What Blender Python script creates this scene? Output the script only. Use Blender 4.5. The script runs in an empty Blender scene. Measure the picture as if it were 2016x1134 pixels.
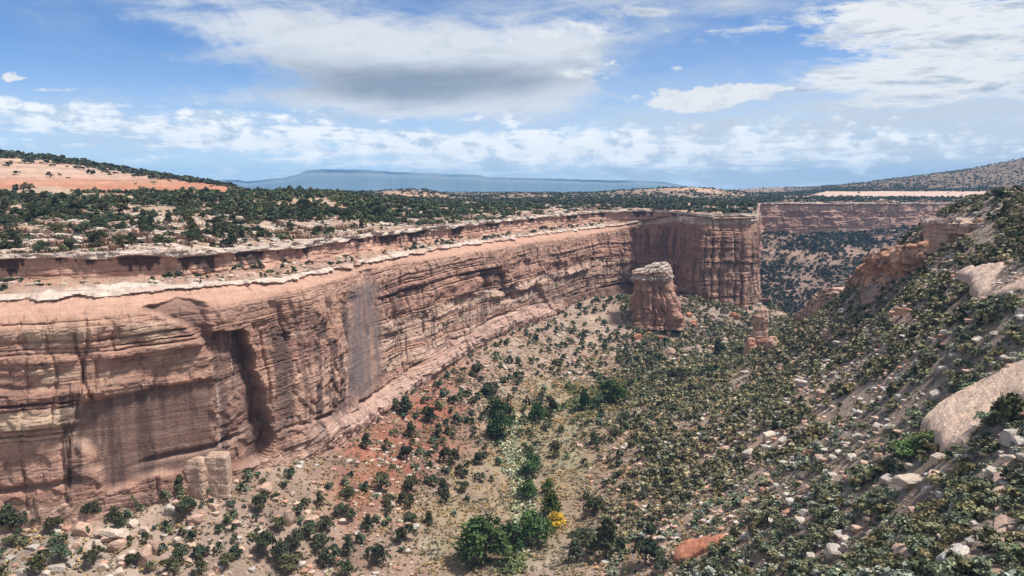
import bpy, math, random
import numpy as np
R = math.radians
scene = bpy.context.scene

# ------------------------------------------------------------------ camera
F, PITCH = 1456.0, R(7.5)
SP, CP = math.sin(PITCH), math.cos(PITCH)
cam_d = bpy.data.cameras.new('camera')
cam = bpy.data.objects.new('camera', cam_d)
scene.collection.objects.link(cam)
cam_d.sensor_width = 36.0
cam_d.lens = 36.0 * F / 2016.0
cam_d.clip_start, cam_d.clip_end = 0.5, 60000.0
cam.location = (0, 0, 0)
cam.rotation_euler = (R(90) - PITCH, 0, 0)
scene.camera = cam

# ------------------------------------------------------------------ sun, exposure
SUN_EL, SUN_AZ = R(64), R(97)          # azimuth clockwise from +Y (view direction)
sd = bpy.data.lights.new('sun', 'SUN')
sd.energy, sd.angle, sd.color = 4.7, R(8), (1.0, 0.95, 0.88)
sun = bpy.data.objects.new('sun', sd)
scene.collection.objects.link(sun)
sun.location = (300, 0, 400)
sun.rotation_euler = (R(90) - SUN_EL, 0, R(180) - SUN_AZ + R(0))
scene.view_settings.view_transform = 'Standard'
scene.view_settings.look = 'None'
scene.view_settings.exposure = 0.42
scene.view_settings.gamma = 1.0
scene.cycles.max_bounces = 6
scene.cycles.diffuse_bounces = 3
scene.cycles.volume_bounces = 0
scene.cycles.use_denoising = True

# ------------------------------------------------------------------ node maths helper
class S:
    """A float socket with arithmetic."""
    nt = None
    def __init__(self, k): self.k = k
    @staticmethod
    def op(o, *a, clamp=False):
        n = S.nt.nodes.new('ShaderNodeMath'); n.operation = o; n.use_clamp = clamp
        for i, v in enumerate(a):
            if isinstance(v, S): S.nt.links.new(v.k, n.inputs[i])
            else: n.inputs[i].default_value = v
        return S(n.outputs[0])
    def __add__(s, o): return S.op('ADD', s, o)
    __radd__ = __add__
    def __sub__(s, o): return S.op('SUBTRACT', s, o)
    def __rsub__(s, o): return S.op('SUBTRACT', o, s)
    def __mul__(s, o): return S.op('MULTIPLY', s, o)
    __rmul__ = __mul__
    def __truediv__(s, o): return S.op('DIVIDE', s, o)
    def cl(s): return S.op('ADD', s, 0.0, clamp=True)
def comb(x, y, z):
    n = S.nt.nodes.new('ShaderNodeCombineXYZ')
    for i, v in enumerate((x, y, z)):
        if isinstance(v, S): S.nt.links.new(v.k, n.inputs[i])
        else: n.inputs[i].default_value = v
    return n.outputs[0]
def nz(vec, scale, detail=4, rough=0.55, dist=0.0, seed=None):
    n = S.nt.nodes.new('ShaderNodeTexNoise'); n.noise_dimensions = '3D'
    if seed is not None:                      # flat noise, shifted by the seed
        n.noise_dimensions = '2D'
        v = S.nt.nodes.new('ShaderNodeVectorMath'); v.inputs[1].default_value = (seed * 3.71, seed * 1.93, 0)
        S.nt.links.new(vec, v.inputs[0]); vec = v.outputs[0]
    n.inputs['Scale'].default_value = scale; n.inputs['Detail'].default_value = detail
    n.inputs['Roughness'].default_value = rough; n.inputs['Distortion'].default_value = dist
    if vec is not None: S.nt.links.new(vec, n.inputs['Vector'])
    return S(n.outputs[0])
def sstep(x, a, b):
    n = S.nt.nodes.new('ShaderNodeMapRange'); n.interpolation_type = 'SMOOTHSTEP'
    S.nt.links.new(x.k, n.inputs[0])
    n.inputs[1].default_value = a; n.inputs[2].default_value = b
    return S(n.outputs[0])
def cmix(f, a, b, mode='MIX'):
    n = S.nt.nodes.new('ShaderNodeMix'); n.data_type = 'RGBA'; n.blend_type = mode
    for sock, v in ((n.inputs[0], f), (n.inputs[6], a), (n.inputs[7], b)):
        if isinstance(v, S): S.nt.links.new(v.k, sock)
        elif isinstance(v, (tuple, list)): sock.default_value = (*v, 1.0)
        elif isinstance(v, float): sock.default_value = v
        else: S.nt.links.new(v, sock)
    return n.outputs[2]

# ------------------------------------------------------------------ world: sky with clouds, all in world directions
def build_world():
    w = bpy.data.worlds.new('World'); scene.world = w; w.use_nodes = True
    nt = w.node_tree; nt.nodes.clear(); S.nt = nt
    out = nt.nodes.new('ShaderNodeOutputWorld'); bg = nt.nodes.new('ShaderNodeBackground')
    bg.inputs[1].default_value = 0.10; w.cycles.sampling_method = 'MANUAL'; w.cycles.sample_map_resolution = 512
    nt.links.new(bg.outputs[0], out.inputs[0])
    sky = nt.nodes.new('ShaderNodeTexSky'); sky.sky_type = 'NISHITA'; sky.sun_disc = False
    sky.sun_elevation = SUN_EL; sky.sun_rotation = SUN_AZ
    sky.altitude = 1800; sky.air_density = 1.0; sky.dust_density = 0.4; sky.ozone_density = 2.0
    tc = nt.nodes.new('ShaderNodeTexCoord'); sp = nt.nodes.new('ShaderNodeSeparateXYZ')
    nt.links.new(tc.outputs['Generated'], sp.inputs[0])
    dx, dy, dz = S(sp.outputs[0]), S(sp.outputs[1]), S(sp.outputs[2])
    az = S.op('ARCTAN2', dx, dy); el = S.op('ARCSINE', dz)
    def ang(px, py):
        xc, yc = (px - 1008) / F, (567 - py) / F
        v = (xc, CP + yc * SP, -SP + yc * CP); L = math.sqrt(sum(c * c for c in v))
        return math.atan2(v[0], v[1]), math.asin(v[2] / L)
    # warped angles
    base = comb(az, el * 2.2, 0.0)
    n1, n2 = nz(base, 4.0, 7, 0.6, 0.0, 1.0), nz(base, 4.0, 7, 0.6, 0.0, 7.0)
    azw, elw = az + (n1 - 0.5) * 0.30, el + (n2 - 0.5) * 0.13
    azs, els = az + (n1 - 0.5) * 0.14, el + (n2 - 0.5) * 0.05
    def blob(px, py, rx, ry, rot=0.0, A=azw, E=elw, soft=2.0):
        a0, e0 = ang(px, py); c, s = math.cos(rot), math.sin(rot)
        u, v = A - a0, E - e0
        p = (u * c + v * s) * (F / rx); q = (v * c - u * s) * (F / ry)
        d = p * p + q * q
        return S.op('EXPONENT', d * -1.0) if soft == 2.0 else S.op('EXPONENT', S.op('POWER', d, soft) * -1.0)
    def con(n, k): return (n - 0.5) * k + 0.5
    # perspective-correct cloud plane for streaks and altocumulus
    den = dz + 0.07
    plane = comb(dx / den * 0.6, dy / den, 0.0)
    fibre = con(nz(comb(az * 1.3 + el * 1.6, el * 9.0 - az * 1.2, 0.0), 4.0, 6, 0.62, 0.5, 3.0), 2.2)
    wisp = con(nz(comb(az * 2.0 - el * 2.5, el * 7.0 + az * 2.2, 0.0), 5.0, 6, 0.66, 0.6, 23.0), 2.2)
    fine = con(nz(comb(az, el * 2.6, 0.0), 22.0, 6, 0.68, 0.25, 5.0), 2.4)
    puff = con(nz(comb(az, el * 1.7, 0.0), 30.0, 6, 0.62, 0.1, 15.0), 2.6)
    alto = con(nz(plane, 2.6, 6, 0.62, 0.2, 9.0), 2.6)
    flat = con(nz(comb(az * 1.0, el * 5.5, 0.0), 11.0, 6, 0.64, 0.25, 12.0), 2.6)
    # thin veil (cirrus)
    veil = (blob(560, 25, 620, 75, -0.10) * 0.8 + blob(1330, 5, 420, 40) * 0.95 + blob(150, 262, 360, 46, 0, azs, els) * 0.75
            + blob(1900, 215, 460, 60, 0, azs, els) * 1.0 + blob(1700, 300, 700, 70, 0, azs, els) * 1.0 + blob(1850, 340, 700, 60, 0, azs, els) * 1.3 + blob(1200, 90, 160, 50) * .45 + blob(760, 232, 500, 26, 0, azs, els) * .5)
    veil = (veil * (0.30 + fibre * 0.75 + (wisp - .5) * .5)).cl()
    # the big lens-shaped cloud
    body = (blob(900, 128, 300, 84, 0, azs, els, 1.5) * 1.1 + blob(640, 92, 330, 62, -0.16, azs, els) * 0.85
            + blob(1085, 128, 92, 72, 0, azs, els, 1.6) * 0.75 + blob(720, 205, 400, 30, 0, azs, els) * 0.6)
    body = sstep(body + (fine - 0.5) * 0.30 + (fibre - 0.5) * 0.42 + (wisp - .5) * .34, 0.16, 1.0)
    right = (blob(1905, 100, 215, 60, 0.05, azs, els) * 1.1 + blob(1860, 22, 230, 38, 0, azs, els) * 0.95 + blob(1840, 165, 200, 18, 0.03, azs, els) * 1.0
             + blob(1660, 160, 120, 13, 0.10, azs, els) * 0.85 + blob(1790, 208, 190, 10, 0.03, azs, els) * .8 + blob(1215, 30, 62, 14, 0, azs, els) * 0.9 + blob(1165, 148, 62, 12, -.1, azs, els) * 1.1 + blob(1720, 20, 60, 16, 0, azs, els) * .7 + blob(1400, 55, 150, 22, 0, azs, els) * .45)
    rmask = sstep(right, 0.03, 0.25)
    right = rmask * sstep(right * .9 + (fine - 0.5) * 0.50 + (flat - 0.5) * 0.75 + (wisp - .5) * .3, 0.30, 0.95)
    cumu = blob(1365, 192, 118, 25, 0, azs, els, 1.8) * 1.05 + blob(1450, 186, 90, 14, 0.05, azs, els) * .6 + blob(1590, 184, 70, 6, 0.1, azs, els) * 0.75 + blob(14, 152, 24, 6, 0, azs, els) + blob(1225, 124, 22, 7, 0, azs, els) * .7 + blob(1330, 140, 70, 8, .2, azs, els) * .45 + blob(1690, 105, 26, 12, 0, azs, els) * .6 + blob(195, 186, 90, 6, -.06, azs, els) * .7
    cmask = sstep(cumu, 0.03, 0.22)
    cumu = sstep(cumu * .9 + (puff - 0.5) * 0.62 + (flat - .5) * .5, 0.42, 0.74)
    cumu = cumu * cmask
    band = blob(380, 262, 480, 46, -.05, azs, els) * 0.50 + blob(960, 290, 520, 44, 0, azs, els) * 0.72 + blob(1600, 295, 700, 50, 0, azs, els) * 0.5 + blob(160, 228, 200, 18, 0, azs, els) * .3
    bmask = sstep(band, 0.05, 0.22)
    bandc = bmask * sstep(band + (puff - .5) * .42 + (flat - .5) * .78 + (alto - .5) * .15, 0.34, 0.92)
    low = blob(1150, 328, 1000, 26, 0, azs, els) * 0.52
    lmask = sstep(low, 0.03, 0.15)
    low = lmask * sstep(low + (flat - 0.5) * 0.8 + (puff - .5) * .2, 0.22, 0.85)
    # colours (in sky units, times the background strength)
    k = 7.2
    white, bright = (0.70 * k, 0.74 * k, 0.79 * k), (0.97 * k, 0.97 * k, 0.965 * k)
    grey, lgrey = (0.29 * k, 0.34 * k, 0.42 * k), (0.42 * k, 0.50 * k, 0.60 * k)
    tint = cmix(1.0, sky.outputs[0], (0.27, 0.58, 0.93), 'MULTIPLY')
    # horizon whitening grows to the right
    hz = S.op('EXPONENT', S.op('POWER', S.op('ABSOLUTE', el - 0.0) * 9.5, 1.5) * -1.0) * (0.66 + sstep(az, -0.25, 0.6) * 0.38)
    c = cmix(hz.cl(), tint, (1.3 * k, 1.4 * k, 1.42 * k))
    # cloud veil added to the unseen sky above and behind, for softer, less blue fill
    over = (sstep(el, 0.42, 0.75) + sstep(dy * -1.0, -0.15, 0.3)).cl() * 0.72
    c = cmix(over, c, (0.66 * k, 0.69 * k, 0.72 * k))
    c = cmix(veil * 0.85, c, white)
    under = (blob(840, 156, 300, 36, 0.02, azs, els, 1.3) * 1.05 + (fibre - 0.5) * 0.25).cl()
    shade = (sstep(fibre, 0.55, 1.1) * .35 + sstep(fine, .6, 1.1) * .2)
    bodyc = cmix(under * 0.95, cmix(shade, (0.84 * k, 0.87 * k, 0.91 * k), lgrey), grey)
    c = cmix(body * 0.95, c, bodyc)
    edge = sstep(blob(1140, 92, 34, 30, 0, azs, els) * .9 + blob(1050, 62, 110, 16, 0, azs, els) * .6 + (puff - 0.5) * 0.8 + (wisp - .5) * .5, 0.42, 1.0)
    c = cmix(edge * 0.85, c, bright)
    rg = sstep(flat * .7 + wisp * .3, 0.45, 0.95) * 0.9
    c = cmix(right * 0.96, c, cmix(rg, bright, lgrey))
    c = cmix(bandc * 0.92, c, cmix(sstep((flat - puff) * .7 + .5, 0.45, 0.95) * 0.95, (1.22 * k, 1.21 * k, 1.18 * k), (0.62 * k, 0.74 * k, 0.88 * k)))
    c = cmix(low * 0.85, c, (1.4 * k, 1.38 * k, 1.32 * k))
    c = cmix(cumu, c, cmix(sstep(puff, 0.35, 0.9) * 0.25, bright, lgrey))
    nt.links.new(c, bg.inputs[0])
build_world()
# ------------------------------------------------------------------ geometry helpers
COL = scene.collection
def ray(px, py):
    xc, yc = (px - 1008) / F, (567 - py) / F
    return np.array((xc, CP + yc * SP, -SP + yc * CP))
def at(px, py, Y):
    d = ray(px, py); return d * (Y / d[1])
def atz(px, py, z):
    d = ray(px, py); return d * (z / d[2])
def pix(P):
    x, y, z = P[..., 0], P[..., 1], P[..., 2]
    dep = np.maximum(y * CP - z * SP, 1e-3); up = y * SP + z * CP
    return 1008 + F * x / dep, 567 - F * up / dep, dep

def _hash(ix, iy, iz, seed):
    h = (ix.astype(np.int64) * 374761393 + iy.astype(np.int64) * 668265263 + iz.astype(np.int64) * 1440662683 + seed * 974634787) & 0xffffffff
    h = ((h ^ (h >> 13)) * 1274126177) & 0xffffffff
    h = ((h ^ (h >> 16)) * 2246822519) & 0xffffffff
    return ((h ^ (h >> 15)) & 0xffffff) / float(0xffffff)
def vnoise(x, y, z=0.0, seed=0):
    x, y, z = np.broadcast_arrays(np.asarray(x, float), np.asarray(y, float), np.asarray(z, float))
    ix, iy, iz = np.floor(x), np.floor(y), np.floor(z)
    fx, fy, fz = x - ix, y - iy, z - iz
    fx, fy, fz = (f * f * f * (f * (f * 6 - 15) + 10) for f in (fx, fy, fz))
    r = 0
    for dx in (0, 1):
        wx = fx if dx else 1 - fx
        for dy in (0, 1):
            wy = wx * (fy if dy else 1 - fy)
            for dz in (0, 1):
                r = r + wy * (fz if dz else 1 - fz) * _hash(ix + dx, iy + dy, iz + dz, seed)
    return r * 2 - 1
def fbm(x, y, z=0.0, octv=4, seed=0, gain=0.5):
    r, a, t = 0, 1.0, 0
    x, y, z = np.asarray(x, float), np.asarray(y, float), np.asarray(z, float)
    for o in range(octv):
        r = r + a * vnoise(x, y, z, seed + o * 17); t += a; a *= gain
        x, y, z = (x * 0.8 - y * 0.6) * 2.03 + 11.3, (x * 0.6 + y * 0.8) * 2.03 + 5.7, z * 2.03 + 3.1
    return r / t
def ss(x, a, b):
    t = np.clip((x - a) / (b - a), 0, 1); return t * t * (3 - 2 * t)
def blur(A, r0, r1):
    for ax, r in ((0, r0), (1, r1)):
        if r <= 0: continue
        n = int(r * 2.5) + 1; w = np.exp(-0.5 * (np.arange(-n, n + 1) / r) ** 2); w /= w.sum()
        pad = [(0, 0)] * A.ndim; pad[ax] = (n, n); B = np.pad(A, pad, mode='edge'); out = 0
        for k in range(2 * n + 1):
            out = out + w[k] * np.take(B, np.arange(k, k + A.shape[ax]), axis=ax)
        A = out
    return A
def inpoly(X, Y, poly):
    r = np.zeros(X.shape, bool); n = len(poly)
    for i in range(n):
        x0, y0 = poly[i]; x1, y1 = poly[(i + 1) % n]
        if y0 == y1: continue
        r ^= ((Y > y0) != (Y > y1)) & (X < (x1 - x0) * (Y - y0) / (y1 - y0) + x0)
    return r
def lerp3(a, b, t):
    return np.asarray(a) * (1 - t[..., None]) + np.asarray(b) * t[..., None]

def mesh_np(name, V, Fc, mat=None, col=None, smooth=False, sharp=None):
    """Fc: (M,3) or (M,4) ints, or a list of such arrays."""
    me = bpy.data.meshes.new(name)
    Fs = Fc if isinstance(Fc, list) else [Fc]
    nl = sum(f.size for f in Fs); nf = sum(len(f) for f in Fs)
    me.vertices.add(len(V)); me.vertices.foreach_set('co', np.ascontiguousarray(V, np.float32).ravel())
    me.loops.add(nl); me.loops.foreach_set('vertex_index', np.concatenate([f.ravel() for f in Fs]).astype(np.int32))
    me.polygons.add(nf)
    tot = np.concatenate([np.full(len(f), f.shape[1], np.int32) for f in Fs])
    me.polygons.foreach_set('loop_start', (np.cumsum(tot) - tot).astype(np.int32))
    me.polygons.foreach_set('loop_total', tot)
    me.polygons.foreach_set('use_smooth', np.full(nf, smooth, bool))
    me.update(calc_edges=True)
    if col is not None:
        a = me.color_attributes.new('Col', 'FLOAT_COLOR', 'POINT')
        c = np.ones((len(V), 4), np.float32); c[:, :3] = col
        a.data.foreach_set('color', c.ravel())
    if mat: me.materials.append(mat)
    return me
def link(name, me, parent=None, loc=None, rot=None, scl=None):
    o = bpy.data.objects.new(name, me); COL.objects.link(o)
    if loc is not None: o.location = loc
    if rot is not None: o.rotation_euler = rot
    if scl is not None: o.scale = scl
    if parent: o.parent = parent
    return o
def tag(o, label=None, cat=None, group=None, kind=None):
    for k, v in (('label', label), ('category', cat), ('group', group), ('kind', kind)):
        if v: o[k] = v
    return o
def gridfaces(nr, nc, wrap=False):
    i = np.arange(nr - 1)[:, None]; j = np.arange(nc if wrap else nc - 1)[None, :]
    a = i * nc + j; b = i * nc + (j + 1) % nc
    return np.stack([a, b, b + nc, a + nc], -1).reshape(-1, 4)
def grid_obj(name, P, C, mat, smooth=False, wrap=False, flip=False):
    nr, nc = P.shape[:2]; f = gridfaces(nr, nc, wrap)
    if flip: f = f[:, ::-1]
    return link(name, mesh_np(name, P.reshape(-1, 3), f, mat, C.reshape(-1, 3), smooth))

# ------------------------------------------------------------------ materials
def new_mat(name):
    m = bpy.data.materials.new(name); m.use_nodes = True
    nt = m.node_tree; nt.nodes.clear(); S.nt = nt
    out = nt.nodes.new('ShaderNodeOutputMaterial'); b = nt.nodes.new('ShaderNodeBsdfPrincipled')
    nt.links.new(b.outputs[0], out.inputs[0])
    b.inputs['Roughness'].default_value = 0.95
    b.inputs['Specular IOR Level'].default_value = 0.15
    return m, nt, b
def bump(nt, b, h, strength, dist):
    n = nt.nodes.new('ShaderNodeBump'); n.inputs['Strength'].default_value = strength; n.inputs['Distance'].default_value = dist
    nt.links.new(h.k, n.inputs['Height']); nt.links.new(n.outputs[0], b.inputs['Normal'])
def attr(nt, name='Col'):
    a = nt.nodes.new('ShaderNodeVertexColor'); a.layer_name = name; return a.outputs[0]
def geo_pos(nt):
    return nt.nodes.new('ShaderNodeNewGeometry').outputs['Position']
def vscale(nt, v, s):
    n = nt.nodes.new('ShaderNodeVectorMath'); n.operation = 'MULTIPLY'; n.inputs[1].default_value = s
    nt.links.new(v, n.inputs[0]); return n.outputs[0]
def rock_mat(name, bs=0.8, bd=0.5, fine_amt=0.35):
    m, nt, b = new_mat(name); p = geo_pos(nt)
    a = nz(p, 0.55, 8, 0.62, 0.2); f = nz(p, 2.6, 6, 0.65); lay = nz(vscale(nt, p, (0.06, 0.06, 1.6)), 1.0, 7, 0.65, 0.3)
    v = 1.0 + (a - 0.5) * 0.8 + (f - 0.5) * 1.1 + (lay - 0.5) * 0.55
    vv = comb(v, v * 0.99, v * 0.98)
    nt.links.new(cmix(1.0, attr(nt), vv, 'MULTIPLY'), b.inputs['Base Color'])
    bump(nt, b, f * 0.6 + lay * 0.5 + a * 0.5, bs, bd)
    return m
def soil_mat(name):
    m, nt, b = new_mat(name); p = geo_pos(nt)
    a = nz(p, 0.12, 6, 0.6); f = nz(p, 1.3, 7, 0.7); g = nz(p, 4.5, 4, 0.7)
    v = 1.0 + (a - 0.5) * 0.7 + (f - 0.5) * 1.3 + (g - 0.5) * 1.1
    nt.links.new(cmix(1.0, attr(nt), comb(v, v, v), 'MULTIPLY'), b.inputs['Base Color'])
    bump(nt, b, f + g * 0.4, 0.9, 0.5)
    return m
def leaf_mat(name):
    m, nt, b = new_mat(name)
    oi = nt.nodes.new('ShaderNodeObjectInfo'); r = S(oi.outputs['Random'])
    v = 0.62 + r * 0.75; h = S.op('FRACT', r * 7.3)
    nt.links.new(cmix(1.0, attr(nt), comb(v * (0.86 + h * 0.36), v, v * (1.08 - h * 0.25)), 'MULTIPLY'), b.inputs['Base Color'])
    return m
M_ROCK = rock_mat('sandstone')
M_SOIL = soil_mat('canyon soil')
M_LEAF = leaf_mat('foliage')
def bark_mat():
    m, nt, b = new_mat('bark'); p = geo_pos(nt)
    f = nz(vscale(nt, p, (6, 6, 1.2)), 1.0, 5, 0.6)
    nt.links.new(cmix(f, (0.07, 0.055, 0.045), (0.2, 0.17, 0.14)), b.inputs['Base Color'])
    return m
M_BARK = bark_mat()
# ------------------------------------------------------------------ the left canyon wall
def resample(path, ds, sig):
    path = np.asarray(path, float)
    L = np.r_[0, np.cumsum(np.hypot(*np.diff(path[:, :2], axis=0).T))]
    n = int(L[-1] / ds) + 1; s = np.linspace(0, L[-1], n)
    A = np.stack([np.interp(s, L, path[:, k]) for k in range(path.shape[1])], 1)
    e0, e1 = A[0].copy(), A[-1].copy()
    A[:, 2:] = blur(A[:, 2:], sig * 2 / ds, 0)
    ext = blur(A[:, :2], sig / ds, 0)
    A[:, :2] = ext
    return s, A
def bedprofile(seed, z0=-80.0, z1=20.0, tmin=0.8, tmax=3.8):
    r = random.Random(seed); z = np.arange(z0, z1, 0.05); p = np.zeros_like(z); tone = np.zeros_like(z)
    a = z0
    while a < z1:
        th = r.uniform(tmin, tmax) * (0.6 if r.random() < 0.35 else 1.0); k = (z >= a) & (z < a + th); t = (z[k] - a) / th
        pb = r.uniform(-0.55, 0.55)
        q = pb + 0.35 + 0.22 * (1 - np.abs(2 * t - 1.1).clip(0, 1) ** 4) - .12 * t
        q -= (0.5 + 0.9 * (r.random() < 0.4)) * np.exp(-(t * th / 0.22) ** 2)
        p[k] = q; tone[k] = r.uniform(-1, 1); a += th
    return z, p, tone
def bedindex(seed, tmin, tmax, z0=-80.0, z1=20.0):
    r = random.Random(seed); e = [z0]
    while e[-1] < z1: e.append(e[-1] + r.uniform(tmin, tmax))
    return np.array(e)
def bedblocks(s, z, seed, tmin, tmax, wmin, wmax):
    """Blocks between bedding planes and vertical joints: (offset -1..1, distance to the nearest joint in metres)."""
    e = bedindex(seed, tmin, tmax); i = np.searchsorted(e, z) - 1.0
    w = wmin + (wmax - wmin) * _hash(i, i * 0, i * 0, seed + 1); u = (s + .5 * vnoise(s / 2.0, z / 1.5, 0, seed)) / w + 9 * _hash(i, i * 0, i * 0, seed + 2); j = np.floor(u)
    return _hash(j, i, i * 0, seed + 3) * 2 - 1, np.minimum(u - j, 1 - u + j) * w
def normals2d(A, ds, sig):
    t = np.gradient(A[:, :2], axis=0); t = blur(t, sig / ds, 0)
    t /= np.linalg.norm(t, axis=1, keepdims=True) + 1e-9
    return np.stack([t[:, 1], -t[:, 0]], 1)          # outward: right-hand side of the path
def blocks(s, z, ls, lz, seed):
    iz = np.floor(z / lz + 0.35 * vnoise(s / 17.0, z * 0 + 3.3, 0, seed))
    off = _hash(iz, iz * 0, iz * 0, seed + 5)
    i_s = np.floor(s / (ls * (0.6 + 0.9 * _hash(iz, iz * 0 + 1, iz * 0, seed + 6))) + off * 7)
    return _hash(i_s, iz, iz * 0, seed + 7) * 2 - 1

TAN, PINK, ORANGE = (0.41, 0.238, 0.175), (0.55, 0.365, 0.28), (0.45, 0.275, 0.205)
WHITE, VARN, GREYV = (0.52, 0.435, 0.37), (0.085, 0.055, 0.05), (0.20, 0.155, 0.15)
REDROCK = (0.33, 0.18, 0.14)

# x, y, bench z, base z, bench width, rim z, shoulder
WALL = [(-185, 108, -20, -62, 21, -13.4, 8), (-130, 129, -20, -62, 24, -13.4, 8), (-99, 142, -20, -62.6, 20, -13.6, 8),
        (-83, 149, -20, -61.5, 20, -13.6, 8), (-66, 158, -20, -59.5, 18, -13.6, 7), (-53, 172, -20, -61, 15, -13.7, 4),
        (-44, 208, -20, -65, 10, -13.7, 2.5), (-39.5, 230, -20, -63.5, 9, -13.7, 3), (-28.5, 260, -20, -60.5, 9, -13.5, 4),
        (-12, 299, -20, -57, 9, -13, 5), (24, 380, -20, -60, 9.5, -12.5, 5), (50, 425, -20, -61, 9, -12, 4),
        (62, 437, -19.5, -61, 5, -11.5, 3), (73, 440, -18, -61.5, 2, -11, 1.2), (85, 434, -16, -62, 1, -11, .6), (92, 422, -14.5, -62, 1, -11.5, .5), (97, 386, -14.2, -62, 1, -12, .5), (101, 383, -14.2, -62, 1, -12, .5),
        (125.5, 391, -14.2, -62, 1, -12, .5), (130.5, 396, -14.2, -62, 1, -12, .5), (146, 443, -14, -62, 1, -11.5, .5), (183, 556, -14, -60, 1, -11, .5)]
def build_wall():
    ds = 0.38
    s, A = resample(WALL, ds, 1.8)
    N = normals2d(A, ds, 5.0); n = len(s)
    zb, zf, bw, zr, sh = A[:, 2], A[:, 3], A[:, 4], A[:, 5], A[:, 6]
    nA, nB, nC = 250, 18, 52
    SS = s[None, :]
    # ---- lower wall
    u = np.linspace(0, 1, nA)[:, None]
    ZA = (zf - 9) * (1 - u) + zb * u
    h = ZA - zb
    oA = -0.05 * h + sh * (1 - np.clip(1 + h / (2.0 + 0.42 * sh), 0, 1) ** 1.6) * 1.0
    P0 = np.zeros((nA, n, 3)); P0[..., 0] = A[:, 0] + N[:, 0] * oA; P0[..., 1] = A[:, 1] + N[:, 1] * oA; P0[..., 2] = ZA
    PX, PY, _ = pix(P0); II, JJ = np.meshgrid(np.arange(nA), np.arange(n), indexing='ij')
    vis = (JJ < np.argmax(A[:, 0] > 128.0))
    def sz(px, py):                                   # picture landmark -> wall (row, column)
        d = (PX - px) ** 2 + (PY - py) ** 2 + np.where(vis, 0, 1e9); k = np.argmin(d); return k % n, k // n
    wob_s = JJ + 2.2 * fbm(SS / 3.0, ZA / 3.0, 0, 3, 61) / ds; wob_z = II + 2.6 * fbm(SS / 3.0, ZA / 3.0, 5, 3, 62)
    def pm(pts, b=1.5, wob=1.0):
        q = [sz(*p) for p in pts]
        X = JJ + (wob_s - JJ) * wob; Y = II + (wob_z - II) * wob
        return blur(inpoly(X, Y, q).astype(float), b, b)
    alc = pm([(428, 655), (478, 648), (505, 690), (517, 740), (532, 800), (545, 860), (535, 905), (470, 925), (436, 925), (428, 800), (424, 700)], .6, .5)
    scar = pm([(285, 606), (355, 586), (402, 598), (412, 640), (428, 668), (424, 705), (372, 645), (340, 634)], 1.0, .6)
    panel = pm([(150, 795), (300, 765), (428, 748), (436, 925), (300, 930), (215, 965), (190, 905), (150, 860)], 1.2, .8)
    arch1 = pm([(945, 540), (965, 526), (985, 524), (996, 545), (996, 575), (945, 572)], .8, .5)
    arch2 = pm([(985, 572), (1015, 557), (1020, 590), (985, 596)], .8, .5)
    arch3 = pm([(1040, 570), (1060, 556), (1075, 575), (1085, 610), (1050, 610)], .8, .5)
    led_l = pm([(-90, 640), (430, 628), (424, 740), (300, 768), (150, 800), (150, 862), (-90, 890)], 5)
    led_r = pm([(742, 530), (1240, 475), (1225, 560), (1100, 590), (950, 640), (760, 760)], 7)
    patch = pm([(530, 640), (640, 590), (745, 560), (745, 700), (690, 840), (560, 900), (520, 700)], 5)
    streak = pm([(702, 560), (745, 545), (747, 760), (690, 790), (690, 650)], 7, 2.2)
    darkr = pm([(1050, 575), (1130, 545), (1255, 520), (1262, 600), (1100, 612)], 6)
    base_b = np.exp(-((ZA - zf - 2.0) / 3.2) ** 2) * ss(A[:, 0], -58, -48) * (A[:, 0] < 20)
    # strata
    bz, bp, bt = bedprofile(4, tmin=1.3, tmax=5.2)
    warp = 2.2 * fbm(SS / 60.0, ZA / 60.0, 0, 2, 71) + 0.35 * fbm(SS / 9.0, ZA / 5.0, 0, 3, 72)
    zz = ZA + warp + 0.03 * np.clip(60 - SS, -60, 60)
    st = np.interp(zz, bz, bp); tone = np.interp(zz, bz, bt)
    nled = pm([(1378, 425), (1440, 428), (1432, 560), (1385, 560)], 3); amp = 0.09 + 1.5 * led_l + 1.35 * led_r + .8 * nled
    amp *= np.clip(0.62 + 1.5 * fbm(SS / 24.0, zz / 5.0, 0, 3, 73), .06, 1.5)
    amp *= 1 - 0.85 * np.clip(panel + alc + scar + streak, 0, 1)
    tz, tp, tt = bedprofile(19, tmin=.45, tmax=1.5); thin = np.interp(zz + .25 * fbm(SS / 14.0, ZA / 3.0, 0, 3, 67), tz, tp); thint = np.interp(zz, tz, tt)
    tmask = np.clip(.16 + 1.2 * fbm(SS / 30.0, ZA / 7.0, 0, 3, 68), 0, 1) * (1 - .9 * np.clip(panel + alc + streak, 0, 1))
    shoulder = ss(h, -6, -2) * np.clip(sh / 6, 0, 1)
    amp *= 1 - 0.8 * shoulder
    dA = st * amp + .22 * thin * tmask * (1 - shoulder) + 1.1 * fbm(SS / 28.0, ZA / 34.0, 0, 3, 74) + 0.11 * fbm(SS / 2.0, ZA / 1.4, 0, 4, 75)
    nose = ss(A[:, 0], 66, 74) * (A[:, 1] > 375)
    blk = blocks(SS, zz, 7.0, 5.5, 11); blk2 = blocks(SS + 50, zz, 2.6, 1.7, 12)
    pl1 = 3.2 * fbm(SS / 13.0, ZA / 15.0, 0, 4, 63); pl2 = 4.5 * fbm(SS / 6.0, ZA / 5.0, 3, 4, 64)
    q1 = np.floor(pl1) + ss(pl1 - np.floor(pl1), .9, 1.0); q2 = np.floor(pl2) + ss(pl2 - np.floor(pl2), .88, 1.0)
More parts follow.
